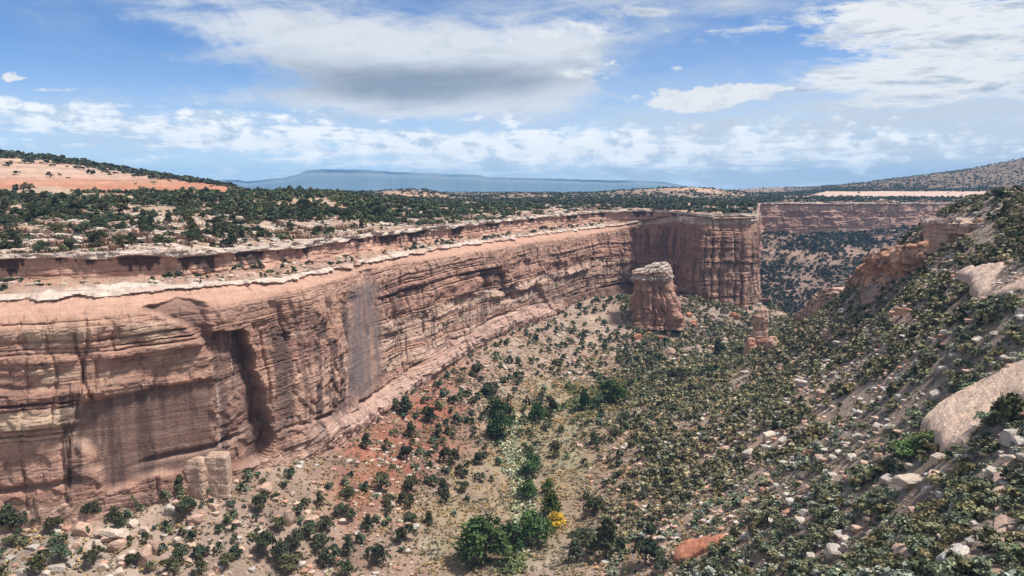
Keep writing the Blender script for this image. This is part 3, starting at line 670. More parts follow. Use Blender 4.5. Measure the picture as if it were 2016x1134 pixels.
def build_plateau(name, az0, az1, nc, label):
    az = np.linspace(az0, az1, nc); r0, z0 = rim(az)
    w = np.r_[np.linspace(0, 80, 135), np.exp(np.linspace(np.log(81.5), np.log(4200), 170))][:, None]
    r = r0 + w; x, y = r * np.sin(az), r * np.cos(az); z = plateau_z(x, y); z[0] = z0 - .05
    zn = np.roll(z, -1, 0); lip = np.clip((z - np.roll(z, 1, 0)) * 2.2, 0, 1) * (1 - ss(w, 80, 110)) * (w > 1.5)
    rr_ = r - 1.3 * lip; P = np.stack([rr_ * np.sin(az), rr_ * np.cos(az), z], -1)
    gr = np.abs(np.gradient(z, axis=0)) / np.maximum(np.gradient(r, axis=0), .05)
    n1 = fbm(x / 20.0, y / 20.0, 0, 4, 141); n2 = fbm(x / 4.0, y / 4.0, 0, 4, 142)
    rock = 1 - ss(w + 24 * n1, 50, 85)
    C = lerp3((0.36, 0.25, 0.185), (0.44, 0.33, 0.24), np.clip(.5 + n1 + .4 * n2, 0, 1))
    C = lerp3(C, lerp3((0.31, 0.205, 0.155), (0.50, 0.40, 0.325), np.clip(.36 + 1.3 * n2, 0, 1)), rock)
    C = lerp3(C, (0.34, 0.21, 0.16), rock * ss(n1 + .6 * n2, .1, .5) * .7)
    dm = ((az < _daz[-1]) & (r > 368))
    lz = z + 1.2 * fbm(x / 60.0, y / 60.0, 0, 3, 143)
    dc = lerp3((0.43, 0.20, 0.125), (0.45, 0.31, 0.235), ss(lz, 2.5, 8.5)) * .92; dc = dc * (1 + .08 * np.sin(lz * 2.1) + .25 * n2)[..., None]
    dc = lerp3(dc, (0.30, 0.17, 0.12), ss(fbm(x / 40.0, lz / 1.6, 0, 4, 144), .15, .4) * .6); C = np.where(dm[..., None], dc, C)
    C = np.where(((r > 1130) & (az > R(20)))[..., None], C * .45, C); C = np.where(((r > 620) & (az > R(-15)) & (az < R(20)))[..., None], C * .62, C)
    band = np.exp(-((r - 1060) / 70) ** 2) * ss(az, R(21.5), R(23)); C = lerp3(C, (0.50, 0.36, 0.29), np.clip(band * 1.3, 0, 1))
    for px, rr in ((815, 800), (1390, 1030)):
        C = lerp3(C, (0.46, 0.29, 0.2), np.clip(bumpat(x, y, px, 378, rr - 50, 55, 30, 1.3), 0, 1))
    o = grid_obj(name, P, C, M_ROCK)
    tag(o, label, 'plateau', kind='structure')
build_plateau('plateau', R(-50), RA_az[-1], 820, 'wooded flat tableland behind the left rim')
build_plateau('plateau_far', RA_az[-1], R(50), 300, 'wooded tableland behind the far cliff')
v = np.array([(-16000, 2500, -80), (16000, 2500, -80), (30000, 40000, -80), (-30000, 40000, -80)], float)
tag(link('valley_plain', mesh_np('valley_plain', v, np.array([[0, 1, 2, 3]]), M_SOIL, np.tile((0.42, 0.38, 0.32), (4, 1)))), 'broad pale valley plain beyond the tableland', 'ground', kind='structure')

# ------------------------------------------------------------------ far blue mesa
def build_mesa():
    Y0 = 7000.0
    prof = [(360, 392), (435, 354), (470, 354), (486, 357), (560, 350), (585, 344), (606, 335), (640, 333), (720, 335), (830, 341), (945, 345), (957, 349), (1100, 352), (1250, 356), (1310, 358), (1345, 366), (1500, 384), (1620, 395)]
    px = np.linspace(360, 1620, 420); top = np.interp(px, [p[0] for p in prof], [p[1] for p in prof]) + .5 * vnoise(px / 14.0, 0.0)
    rows = []
    zt = np.array([at(a, b, Y0)[2] for a, b in zip(px, top)]); X = np.array([at(a, 375, Y0)[0] for a in px])
    zb = -90.0; H = np.maximum(zt - zb, 5)
    gully = fbm(X / 420.0, 0.0, 0, 4, 151)
    for f, off in ((0, -900), (.25, -620), (.5, -380), (.72, -190), (.86, -70), (.9, -50), (1.0, -40), (1.0, 200), (.9, 350), (0, 500)):
        y = Y0 + off * (1 if off > 0 else np.clip(H / 240, .3, 1)) + (210 * gully * (1 - f) * (1 if off < 0 else 0)) + (60 * gully)
        rows.append(np.stack([X * (y / Y0), y, zb + H * f], -1))
    P = np.array(rows); C = np.tile(np.array((0.15, 0.17, 0.15)), P.shape[:2] + (1,)); C[4:7] = (0.24, 0.24, 0.21)
    tag(grid_obj('mesa', P, C, M_SOIL), 'long flat-topped mesa, blue with distance, on the horizon', 'hills', kind='structure')
build_mesa()
# ------------------------------------------------------------------ landmarks used in descriptions (picture points)
LM = [((412, 935), 'the twin upright blocks'), ((1375, 1085), 'the red rock hump'), ((1925, 800), 'the big pink slickrock slab'), ((1945, 552), 'the pale slickrock patch'),
      ((1497, 660), 'the red spire'), ((1290, 560), 'the detached butte'), ((950, 1050), 'the biggest dark cottonwood'), ((1092, 1025), 'the yellow bush'), ((985, 810), 'the dark wash cottonwoods'),
      ((570, 1012), 'the leaning tan slab'), ((228, 1070), 'the pale rock pile'), ((1198, 775), 'the round meadow thicket'), ((720, 660), 'the grey cliff streak'), ((475, 800), 'the dark cliff alcove'),
      ((1750, 525), 'the orange rock fin'), ((1512, 858), 'the tan oblong boulder'), ((1966, 1000), 'the stepped trail'), ((700, 985), 'the red earth gully'), ((560, 545), 'the white cliff bench'), ((240, 345), 'the slickrock dome'),
      ((1450, 500), 'the cliff nose'), ((1650, 430), 'the far cliff'), ((1890, 450), 'the short orange cliff'), ((1875, 1105), 'the large flat grey slab'), ((1020, 905), 'the silvery wash'), ((1100, 650), 'the pale talus'),
      ((130, 960), 'the shadowed cliff foot'), ((1640, 590), 'the orange knobs'), ((850, 860), 'the red earth patch'), ((1700, 700), 'the mid right slope'), ((1600, 1000), 'the lower right slope'), ((1300, 900), 'the near slope foot'),
      ((45, 385), 'the left rim woods'), ((140, 385), 'the trees under the dome'), ((290, 445), 'the pale ledge boulders'), ((390, 385), 'the dome foot'), ((490, 375), 'the dome tip'), ((60, 470), 'the left rim ledges'), ((540, 440), 'the rim corner'), ((610, 395), 'the trees before the mesa'), ((300, 400), 'the wooded left rim'), ((800, 410), 'the wooded middle rim'), ((1150, 380), 'the low wooded hill'), ((1900, 390), 'the right skyline')]
_LX = np.array([a[0] for a in LM], float)
_U = ['', 'first', 'second', 'third', 'fourth', 'fifth', 'sixth', 'seventh', 'eighth', 'ninth', 'tenth', 'eleventh', 'twelfth', 'thirteenth', 'fourteenth', 'fifteenth', 'sixteenth', 'seventeenth', 'eighteenth', 'nineteenth']
ORD = ['nearest'] + [(_U[n] if n < 20 else {2: 'twentieth', 3: 'thirtieth', 4: 'fortieth'}[n // 10] if n % 10 == 0 else {2: 'twenty-', 3: 'thirty-', 4: 'forty-'}[n // 10] + _U[n % 10]) + ' nearest' for n in range(2, 50)]
DIRN = ['to the right of', 'below right of', 'below', 'below left of', 'to the left of', 'above left of', 'above', 'above right of']
def describe(items, noun):
    """items: (object, px, py, adjective). A label for each from the nearest landmark, side and rank."""
    cell = {}
    for o, x, y, adj in items:
        d = np.hypot(_LX[:, 0] - x, _LX[:, 1] - y); k = int(np.argmin(d)); a = math.degrees(math.atan2(y - _LX[k, 1], x - _LX[k, 0]))
        cell.setdefault((k, int(((a + 22.5) % 360) // 45)), []).append((d[k], o, adj))
    for (k, q), L in cell.items():
        L.sort(key=lambda t: t[0])
        for i, (d, o, adj) in enumerate(L):
            o['label'] = f'{adj} {noun}, {ORD[i] if i < len(ORD) else "farthest"} {DIRN[q]} {LM[k][1]}'

# ------------------------------------------------------------------ boulders
_ico = {}
def ico(sub):
    if sub in _ico: return _ico[sub]
    import bmesh
    bm = bmesh.new(); bmesh.ops.create_icosphere(bm, subdivisions=sub, radius=1.0)
    V = np.array([v.co[:] for v in bm.verts]); Fc = np.array([[v.index for v in f.verts] for f in bm.faces]); bm.free()
    _ico[sub] = (V, Fc); return V, Fc
def boulder_verts(seed, sub=3, planes=8, boxy=.5, rough_=.045):
    r = np.random.default_rng(seed); V, Fc = ico(sub)
    n = r.normal(size=(planes, 3)); n /= np.linalg.norm(n, axis=1, keepdims=True)
    ax = np.array([(1, 0, 0), (-1, 0, 0), (0, 1, 0), (0, -1, 0), (0, 0, 1), (0, 0, -1)], float) + r.normal(size=(6, 3)) * .16
    ax /= np.linalg.norm(ax, axis=1, keepdims=True)
    N = np.r_[n, ax]; D = np.r_[r.uniform(.60, .92, planes), r.uniform(.50, .70, 6)]
    dots = V @ N.T; rad = np.min(np.where(dots > .05, D / np.maximum(dots, .05), 9), axis=1)
    rad = np.minimum(rad, 1.02) * (1 + rough_ * fbm(V[:, 0] * 3 + seed, V[:, 1] * 3, V[:, 2] * 3, 4, seed))
    return V * rad[:, None], Fc
ROCK_C = {'pale': (0.50, 0.41, 0.335), 'pink': (0.49, 0.335, 0.26), 'grey': (0.43, 0.375, 0.33), 'red': (0.44, 0.20, 0.125), 'orange': (0.47, 0.27, 0.18)}
BV = [boulder_verts(200 + k, 3 if k < 7 else 2) for k in range(10)]
_bm = {}
def boulder_mesh(k, tone):
    if (k, tone) not in _bm:
        V, Fc = BV[k]; c = np.array(ROCK_C[tone]) * (1 + .18 * fbm(V[:, 0] * 2, V[:, 1] * 2, V[:, 2] * 5 + k, 4, k))[:, None]
        _bm[(k, tone)] = mesh_np('boulder', V, Fc, M_ROCK, c)
    return _bm[(k, tone)]
rk = random.Random(77)
BOULD = []           # (object, px, py, adjective)
USED = []
def place_boulder(px, py, wpx, hpx, tone='pale', k=None, rot=None, tilt=None, name='boulder'):
    P = hit(px, py + hpx * .35)[0]
    if np.isnan(P[0]): return
    d = np.linalg.norm(P); w = wpx * d / F * .56; h = hpx * d / F * .62
    k = rk.randrange(7) if k is None else k
    o = link(name, boulder_mesh(k, tone), loc=(P[0], P[1], P[2] + h * .30), rot=((rk.uniform(-.2, .2), rk.uniform(-.25, .25)) if tilt is None else tilt) + ((rk.uniform(-.5, .5)) if rot is None else rot,), scl=(w, w * rk.uniform(.7, .95), h))
    shape = 'slab' if hpx < .5 * wpx else ('upright' if hpx > 1.25 * wpx else 'blocky')
    adj = {'pale': 'pale tan', 'pink': 'pinkish', 'grey': 'pale grey', 'red': 'rusty red', 'orange': 'orange'}[tone] + ' ' + {'slab': 'slab-like', 'upright': 'upright', 'blocky': 'angular'}[shape]
    tag(o, None, 'boulder', 'boulders lying on the canyon slopes'); BOULD.append((o, px, py, adj)); USED.append((px, py, max(wpx, hpx)))
    return o
Z5 = [(1565, 610, 100, 60, 'pink'), (1705, 775, 90, 130, 'pink'), (1845, 800, 100, 60, 'pink'), (690, 870, 190, 45, 'pale'), (690, 955, 115, 65, 'pink'), (575, 940, 60, 55, 'pale'), (560, 980, 65, 40, 'pale'), (590, 885, 55, 45, 'pink'),
      (725, 920, 65, 35, 'pink'), (640, 905, 95, 35, 'pink'), (917, 965, 55, 125, 'pink'), (862, 1015, 85, 140, 'pink'), (1045, 925, 58, 58, 'pale'), (850, 855, 60, 42, 'pale'), (455, 950, 52, 38, 'pink'), (490, 850, 115, 75, 'pink'),
      (345, 1085, 90, 40, 'grey'), (700, 1110, 72, 45, 'pale'), (520, 1040, 52, 55, 'grey'), (135, 1115, 75, 50, 'grey'), (1150, 800, 110, 60, 'pink'), (1080, 710, 150, 55, 'pink'), (1010, 735, 95, 60, 'grey'), (1270, 720, 72, 55, 'pink'),
      (930, 560, 95, 55, 'pink'), (1300, 940, 42, 42, 'pale'), (1280, 1080, 42, 45, 'pink'), (720, 1060, 52, 52, 'pink'), (720, 1030, 52, 40, 'pale'), (960, 650, 52, 42, 'pink'), (1410, 940, 25, 35, 'grey'), (1415, 820, 35, 40, 'grey'), (1900, 620, 40, 25, 'pink'), (1180, 420, 45, 40, 'pink'), (610, 1075, 60, 40, 'pale'), (880, 620, 60, 35, 'pink'), (790, 830, 60, 30, 'pale'), (1470, 780, 40, 30, 'pale'), (205, 960, 60, 30, 'grey'), (60, 1020, 60, 30, 'grey'), (240, 1020, 50, 30, 'grey'), (420, 1060, 60, 35, 'grey'), (780, 1000, 45, 30, 'pale')]
for zx, zy, w, h, t in Z5: place_boulder(zx / 3, 756 + zy / 3, w / 3, h / 3, t)
Z7 = [(520, 300, 112, 66, 'pale'), (390, 405, 105, 62, 'grey'), (1030, 310, 62, 62, 'grey'), (1495, 60, 72, 62, 'grey'), (1280, 70, 64, 36, 'grey'), (1510, 435, 92, 74, 'pale'), (1345, 480, 84, 42, 'pale'), (1350, 565, 205, 76, 'pale'), (1215, 560, 84, 50, 'grey'),
      (1110, 665, 52, 36, 'grey'), (1500, 690, 64, 52, 'grey'), (1605, 735, 64, 40, 'grey'), (1310, 890, 84, 60, 'pink'), (935, 870, 84, 36, 'grey'), (1030, 845, 84, 42, 'pink'), (900, 975, 130, 80, 'grey'), (955, 950, 62, 62, 'grey'), (1935, 300, 124, 112, 'grey'),
      (1700, 440, 74, 46, 'grey'), (1920, 435, 84, 60, 'pale'), (2000, 430, 64, 62, 'grey'), (1445, 610, 74, 62, 'grey'), (1560, 785, 84, 42, 'grey'), (1430, 800, 62, 34, 'grey'), (730, 755, 94, 40, 'grey'), (600, 780, 52, 28, 'grey'), (760, 1010, 64, 40, 'grey'), (140, 180, 52, 26, 'pale'),
      (1725, 920, 104, 50, 'grey'), (1725, 815, 62, 32, 'grey'), (815, 125, 64, 34, 'grey'), (970, 290, 62, 42, 'grey'), (1640, 960, 120, 36, 'grey'), (1150, 250, 60, 46, 'grey'), (600, 325, 80, 26, 'grey'), (1050, 345, 52, 50, 'grey'), (810, 50, 45, 45, 'pink'), (620, 90, 70, 26, 'grey'), (375, 880, 90, 40, 'grey'), (1150, 610, 70, 50, 'pink'), (740, 620, 70, 50, 'pink'), (1150, 420, 60, 60, 'pink'), (1810, 530, 110, 36, 'pale'), (1880, 400, 50, 35, 'grey'), (1990, 350, 60, 40, 'grey'), (480, 360, 60, 40, 'grey'), (1530, 650, 70, 40, 'grey')]
for zx, zy, w, h, t in Z7: place_boulder(1344 + zx / 3, 756 + zy / 3, w / 3, h / 3, t)
Z8 = [(1560, 345, 95, 36, 'pale'), (1470, 390, 62, 36, 'grey'), (1305, 310, 54, 28, 'grey'), (1540, 555, 84, 52, 'grey'), (1195, 430, 62, 74, 'grey'), (840, 345, 42, 62, 'pink'), (915, 400, 64, 28, 'grey'), (975, 405, 54, 24, 'pink'), (1330, 515, 44, 42, 'pink'),
      (1310, 222, 120, 60, 'orange'), (1250, 225, 70, 50, 'orange'), (720, 640, 130, 42, 'grey'), (690, 665, 60, 36, 'grey'), (820, 700, 44, 42, 'pink'), (1840, 540, 64, 32, 'grey'), (1950, 480, 42, 44, 'grey'), (1950, 565, 94, 72, 'pink'), (375, 580, 44, 28, 'grey'), (830, 570, 44, 24, 'grey'), (1990, 220, 54, 62, 'grey'), (850, 510, 64, 30, 'grey'), (1110, 350, 44, 28, 'grey'), (1220, 620, 44, 32, 'grey'), (1600, 480, 60, 30, 'grey'), (1700, 270, 60, 24, 'pink'), (1840, 345, 60, 30, 'grey'), (1740, 380, 80, 36, 'grey'), (1900, 500, 50, 34, 'grey'),
      (575, 540, 50, 46, 'pink'), (440, 180, 60, 24, 'pale'), (205, 270, 34, 20, 'grey'), (60, 290, 50, 40, 'red'), (320, 250, 50, 40, 'red'), (90, 440, 40, 40, 'pale'), (480, 150, 60, 30, 'red')]
for zx, zy, w, h, t in Z8: place_boulder(1344 + zx / 3, 540 + zy / 3, w / 3, h / 3, t)
ZT = [(1385, 270, 60, 50, 'pale'), (1455, 465, 40, 40, 'red'), (1125, 545, 50, 44, 'red'), (1190, 530, 30, 26, 'red'), (1260, 550, 40, 26, 'red'), (1310, 520, 30, 40, 'pink'), (1600, 450, 34, 24, 'pale'), (1040, 360, 30, 30, 'pink'), (960, 400, 40, 34, 'pink'), (1240, 590, 30, 30, 'pink'), (1320, 630, 60, 50, 'pink'), (1480, 610, 36, 40, 'pale'), (1560, 610, 50, 26, 'pink'), (1090, 380, 40, 30, 'pink'), (1690, 420, 40, 34, 'red'), (1570, 420, 30, 24, 'pink'), (820, 510, 30, 24, 'pale'), (365, 630, 40, 20, 'grey'), (330, 720, 44, 30, 'grey'), (1130, 490, 30, 20, 'pale'), (1220, 500, 36, 24, 'pink'), (1370, 480, 36, 24, 'pink'), (1400, 330, 40, 30, 'pink'), (1280, 440, 40, 24, 'pink'), (1500, 490, 30, 20, 'pale'), (1640, 560, 36, 24, 'pink'), (1430, 420, 36, 26, 'red')]
for zx, zy, w, h, t in ZT: place_boulder(880 + zx / 3, 480 + zy / 3, w / 3 * 1.2, h / 3 * 1.2, t)

def hit_rim(px, py):
    d = ray(px, py); t = np.exp(np.linspace(np.log(120), np.log(700), 1600)); q = d[None] * t[:, None]; zz = plateau_z(q[:, 0], q[:, 1])
    b_ = (q[:, 2] < zz) & (np.hypot(q[:, 0], q[:, 1]) > rim(np.arctan2(q[:, 0], q[:, 1]))[0])
    return q[np.argmax(b_)] if b_.any() else None
for zx, zy, w, h, t in [(735, 590, 75, 50, 'pale'), (670, 613, 66, 36, 'pale'), (742, 624, 82, 40, 'pale'), (805, 540, 95, 50, 'pale'), (1335, 552, 54, 54, 'pale'), (1425, 560, 66, 54, 'pale'), (1228, 545, 50, 46, 'pale'), (570, 645, 84, 44, 'pale'), (1370, 655, 84, 60, 'pale'), (1225, 655, 70, 32, 'pale'), (460, 665, 60, 30, 'grey'), (1140, 580, 46, 40, 'pink'), (1590, 640, 60, 40, 'pale'), (800, 620, 50, 40, 'pink'), (905, 655, 70, 24, 'pale'), (1480, 640, 110, 50, 'pale'), (1850, 470, 70, 30, 'pale'), (1960, 490, 60, 30, 'pale')]:
    P = hit_rim(zx / 3, 250 + zy / 3)
    if P is None: continue
    m_ = np.linalg.norm(P) / F; o = link('boulder', boulder_mesh(rk.randrange(7), t), loc=(P[0], P[1], P[2] + h / 3 * m_ * .1), rot=(rk.uniform(-.2, .2), rk.uniform(-.2, .2), rk.uniform(-.6, .6)), scl=(w / 3 * m_ * .62, w / 3 * m_ * .5, h / 3 * m_ * .66))
    tag(o, None, 'boulder', 'boulders lying on the canyon slopes'); BOULD.append((o, zx / 3, 250 + zy / 3, {'pale': 'pale tan', 'grey': 'pale grey', 'pink': 'pinkish'}[t] + (' slab-like' if h < .5 * w else ' blocky')))

# ------------------------------------------------------------------ towers: butte, spire, upright blocks, knobs
def tower(name, base, rings, ncol, label, cat, squash=1.0, rot=0.0, power=3.0, amp=.5, seed=1, dz=.45, capz=None, colA=REDROCK, colB=PINK, varn=.4, group=None, grooves=0, tilt=0.0):
    """rings: (height, half width across, half depth, shift x, shift y)."""
    rings = np.array(rings, float); hs = np.arange(rings[0, 0], rings[-1, 0], dz); hs = np.r_[hs, rings[-1, 0]]
    th = np.linspace(0, 2 * np.pi, ncol, endpoint=False)
    rx, ry, sx, sy = (np.interp(hs, rings[:, 0], rings[:, k])[:, None] for k in (1, 2, 3, 4))
    ct, st = np.cos(th)[None], np.sin(th)[None]; q = (np.abs(ct) ** power + np.abs(st) ** power) ** (-1 / power)
    X, Y, H = q * ct * rx, q * st * ry, hs[:, None] + 0 * ct
    rr = max(rings[:, 1].max(), 1.0); arc = th[None] * rr + 0 * H
    bz, bp, bt = bedprofile(seed, tmin=1.5, tmax=5.5); zz = H + 1.2 * fbm(X / 6.0, Y / 6.0, H / 6.0, 3, seed)
    d = amp * (np.interp(zz, bz, bp) * .5 + 1.9 * fbm(X / (rr * .8), Y / (rr * .8), H / 7.0, 4, seed + 1) + .9 * np.floor(3.5 * fbm(X / (rr * .7), Y / (rr * .7), H / (rr * 1.2), 4, seed + 2)) / 2)
    kb, cb = bedblocks(arc, zz, seed + 50, max(.4, rr * .14), max(1.2, rr * .4), rr * .35, rr * .9); d = d + amp * (.55 * kb - .5 * np.exp(-(cb / (.03 * rr + .05)) ** 2))
    if grooves:                                   # vertical joints and a broken cap
        rg = np.random.default_rng(seed + 40)
        for t0 in rg.uniform(0, 2 * np.pi, grooves + 5):
            dt = (th[None] - t0 + .25 * vnoise(H / 6.0, t0 * 5) + np.pi) % (2 * np.pi) - np.pi; d = d - rg.uniform(.7, 1.8) * np.exp(-(dt / .04) ** 2)
        if capz: d = d + (H > capz[0]) * (1.1 * np.floor(3 * fbm(arc / 3.0, H / .9, 0, 3, seed + 41)) / 2)
    inn = np.minimum(1, np.hypot(X, Y) / np.maximum(d.__abs__(), .01) * .3)
    k = 1 + d * inn / np.maximum(np.hypot(X, Y), .3)
    X, Y = X * k + sx, Y * k + sy
    H = H + tilt * X * ss(H, hs[-1] * .3, hs[-1]) * 1.0 + (.5 * fbm(X / 1.6, Y / 1.6, 0, 3, seed + 42) if grooves else 0)
    c, s_ = math.cos(rot), math.sin(rot)
    P = np.stack([base[0] + X * c - Y * s_, base[1] + X * s_ + Y * c, base[2] + H], -1)
    tone = np.interp(zz, bz, bt); v = fbm(arc / 1.2, H / 12.0, 0, 4, seed + 3)
    C = lerp3(colA, colB, np.clip(.5 + .5 * tone + .4 * v, 0, 1)); C = lerp3(C, VARN, ss(v + .6 * fbm(X / 5.0, Y / 5.0, H / 5.0, 3, seed + 4), .15, .5) * varn)
    if capz is not None: C = lerp3(C, WHITE, ss(H + .8 * fbm(X / 2.0, Y / 2.0, H, 3, seed + 6), capz[0], capz[0] + .4) * (1 - .65 * ((H > capz[1]) & (H < capz[2]))))
    nr, nc = P.shape[:2]; V = np.r_[P.reshape(-1, 3), P[-1].mean(0, keepdims=True) + [[0, 0, .1]]]; Cc = np.r_[C.reshape(-1, 3), C[-1].mean(0, keepdims=True)]
    f = gridfaces(nr, nc, True); j = np.arange(nc); tf = np.stack([(nr - 1) * nc + j, (nr - 1) * nc + (j + 1) % nc, np.full(nc, nr * nc)], -1)
    V = V - np.array(base)
    return tag(link(name, mesh_np(name, V, [f, tf], M_ROCK, Cc), loc=tuple(base)), label, cat, group)
b = at(1286, 622, 354)
tower('rock_butte', (b[0], b[1], b[2] - 5), [(0, 12.6, 9, 2.6, 0), (4, 12.0, 8.6, 2.2, 0), (5, 11.4, 8.6, 2.0, 0), (12, 10.2, 7.8, 1.2, 0), (13, 9.6, 7.6, 1.0, 0), (20, 8.8, 6.8, 0, 0), (22.6, 8.8, 6.6, -.4, 0), (23.0, 9.3, 7.0, -.5, 0), (24.4, 9.0, 6.8, -.7, 0), (24.8, 8.5, 6.4, -1.0, 0), (27.0, 8.5, 6.0, -1.2, 0), (27.3, 8.2, 5.6, -1.3, 0), (28.3, 7.0, 4.8, -.6, 0), (28.5, 5.6, 4.0, .4, 0), (29.6, 5.0, 3.4, 1.2, 0), (29.8, 3.6, 2.6, 2.2, 0), (30.8, 2.6, 1.6, 2.6, 0)], 200,
      'detached red butte with white ledgy cap standing before the cliff corner', 'rock butte', power=5, amp=1.1, seed=5, dz=.25, capz=(22.8, 24.8, 27.2), rot=-.25, grooves=9, tilt=.10, colA=(0.30, 0.16, 0.12), colB=(0.47, 0.28, 0.21))
b = at(1492, 700, 322)
tower('rock_spire', (b[0], b[1], b[2] - 2), [(0, 4.2, 3.5, -.8, 0), (6, 4.0, 3.4, -.5, 0), (9, 4.1, 3.4, 0, 0), (13.2, 3.5, 3.0, .5, 0), (13.8, 3.1, 2.7, .6, 0), (14.6, 3.3, 2.8, .6, 0), (20, 3.0, 2.6, .7, 0), (21.4, 2.2, 2.0, 1.1, 0), (22.6, 1.9, 1.7, 1.3, 0), (23.3, 1.1, 1, 1.4, 0), (23.6, .4, .4, 1.4, 0)], 90,
      'red sandstone spire with a knobbed top where the right slope meets the floor', 'rock spire', power=2.8, amp=.35, seed=8, dz=.22, colA=(0.43, 0.22, 0.15), colB=(0.50, 0.32, 0.24), varn=.15)
for i, (px, py, w, h, Y) in enumerate([(1478, 700, 20, 34, 318), (1520, 690, 22, 26, 318)]):
    p = hit(px, py)[0]; m_ = np.linalg.norm(p) / F
    tower('rock_hump', (p[0], p[1], p[2] - 2), [(0, w * m_ * .55, w * m_ * .5, 0, 0), (h * m_ * .6 + 2, w * m_ * .5, w * m_ * .45, 0, 0), (h * m_ + 1.6, w * m_ * .3, w * m_ * .3, 0, 0), (h * m_ + 2, .2, .2, 0, 0)], 60, ['rounded red rock knob at the left foot of the red spire', 'rounded pinkish rock knob at the right foot of the red spire'][i], 'rock', amp=.25, seed=60 + i, dz=.25, colA=(0.43, 0.22, 0.15), varn=.1)
# the twin upright blocks on the left talus
p = hit(432, 966)[0]; m_ = np.linalg.norm(p) / F
tower('sandstone_block', (p[0], p[1], p[2] - 1), [(0, 19 * m_, 16 * m_, 0, 0), (20 * m_, 19.5 * m_, 16 * m_, 0, 0), (40 * m_ + 1, 19 * m_, 16 * m_, .1, 0), (66 * m_ + 1, 18 * m_, 15 * m_, 0, 0), (69 * m_ + 1, 14 * m_, 12 * m_, 0, 0)], 80, 'tall squared tan block with horizontal bands, right one of the upright pair', 'sandstone block', power=14, amp=.09, seed=70, dz=.12, colA=(0.41, 0.28, 0.21), colB=(0.46, 0.335, 0.26), varn=0, rot=.1)
p = hit(390, 964)[0]
tower('sandstone_block', (p[0], p[1], p[2] - 1), [(0, 20 * m_, 16 * m_, 0, 0), (24 * m_, 20 * m_, 16 * m_, 0, 0), (44 * m_ + 1, 19 * m_, 15 * m_, .1, 0), (55 * m_ + 1, 15 * m_, 12 * m_, .3, 0), (60 * m_ + 1, 8 * m_, 7 * m_, .8, 0)], 80, 'tan block with sloping shrubby top, left one of the upright pair', 'sandstone block', power=8, amp=.14, seed=71, dz=.14, colA=(0.40, 0.265, 0.20), colB=(0.45, 0.32, 0.245), varn=0, rot=-.2)

# ------------------------------------------------------------------ the orange fin: a ridge with a sloping crest
def ridge(name, pts, label, cat, seed, amp=.6, nth=90, ds=.3, colA=ORANGE, colB=(0.52, 0.35, 0.26), drop=14):
    """pts: (x, y, crest z, half width)."""
    s, A = resample(pts, ds, 1.2); n = len(s); t = np.gradient(A[:, :2], axis=0); t /= np.linalg.norm(t, axis=1, keepdims=True); Nn = np.stack([t[:, 1], -t[:, 0]], 1)
    v = np.linspace(-1, 1, nth)[:, None]; e = ss(s, 0, 2.5) * ss(s[-1] - s, 0, 2.5); e = .12 + .88 * e
    q = np.sign(v) * np.abs(v) ** .8; across = q * A[:, 3] * e * 1.25; Z = A[:, 2] * e + (A[:, 2] - 4) * (1 - e) - drop * np.clip(np.abs(v) - .28, 0, 1) ** 1.25 * 1.5
    x, y = A[:, 0] + Nn[:, 0] * across, A[:, 1] + Nn[:, 1] * across; SSs = s[None] + 0 * v
    bz, bp, bt = bedprofile(seed, tmin=.7, tmax=2.4); zz = Z + .35 * (SSs - s[-1] / 2) * .25 + .6 * fbm(x / 6, y / 6, 0, 2, seed)
    kb, cb = bedblocks(SSs + 30 + .5 * Z, zz, seed + 2, 1.2, 3.6, 3, 8); kc, cc = bedblocks(SSs, zz, seed + 6, .5, 1.4, 1.2, 4)
    d = amp * (np.interp(zz, bz, bp) + 1.6 * fbm(x / 6.0, y / 6.0, Z / 6.0, 4, seed + 1) + .8 * kb - .8 * np.exp(-(cb / .3) ** 2) + .5 * kc) * np.sign(v + .01)
    x, y = x + Nn[:, 0] * d, y + Nn[:, 1] * d; Z = Z + amp * .7 * fbm(SSs / 3.0, v * 3, 0, 4, seed + 3) + .5 * amp * blocks(SSs, v * 0, 4, 3, seed + 9)
    w = fbm(SSs / 2.0, Z / 6.0, 0, 4, seed + 4); tone = np.interp(zz, bz, bt)
    C = lerp3(colA, colB, np.clip(.45 + .5 * tone + .4 * w, 0, 1)); C = lerp3(C, REDROCK, ss(w, .1, .4) * .6); C = lerp3(C, VARN, ss(fbm(SSs / 1.2, Z / 7.0, 0, 4, seed + 20), .18, .3) * .55)
    return tag(grid_obj(name, np.stack([x, y, Z], -1), C, M_ROCK), label, cat)
def crest(L): return [tuple(at(a, b, Y)) + (hw,) for a, b, Y, hw in L]
ridge('rock_fin', crest([(1845, 474, 210, 4), (1820, 480, 215, 4.5), (1790, 485, 224, 5), (1752, 490, 235, 5.5), (1738, 499, 241, 5.5), (1718, 519, 248, 5.5), (1695, 540, 257, 5), (1684, 556, 264, 4.5), (1682, 585, 271, 4)]), 'jagged orange sandstone fin stepping down from the short cliff toward the canyon', 'rock fin', 41, amp=1.0, drop=24, colA=(0.50, 0.26, 0.16), colB=(0.55, 0.35, 0.245))
ridge('rock_outcrop', crest([(1684, 578, 286, 4), (1664, 568, 292, 5), (1640, 567, 298, 5), (1612, 574, 304, 4), (1600, 580, 306, 3), (1592, 592, 308, 2.5)]), 'row of rounded orange rock knobs below the orange fin', 'rock outcrop', 47, amp=.6, drop=10)
ridge('rock_outcrop', crest([(1606, 590, 308, 2.2), (1585, 603, 311, 2.6), (1572, 617, 314, 2.4), (1566, 632, 316, 2)]), 'low pinkish rock hump downhill of the orange knobs', 'rock outcrop', 49, amp=.4, drop=6)
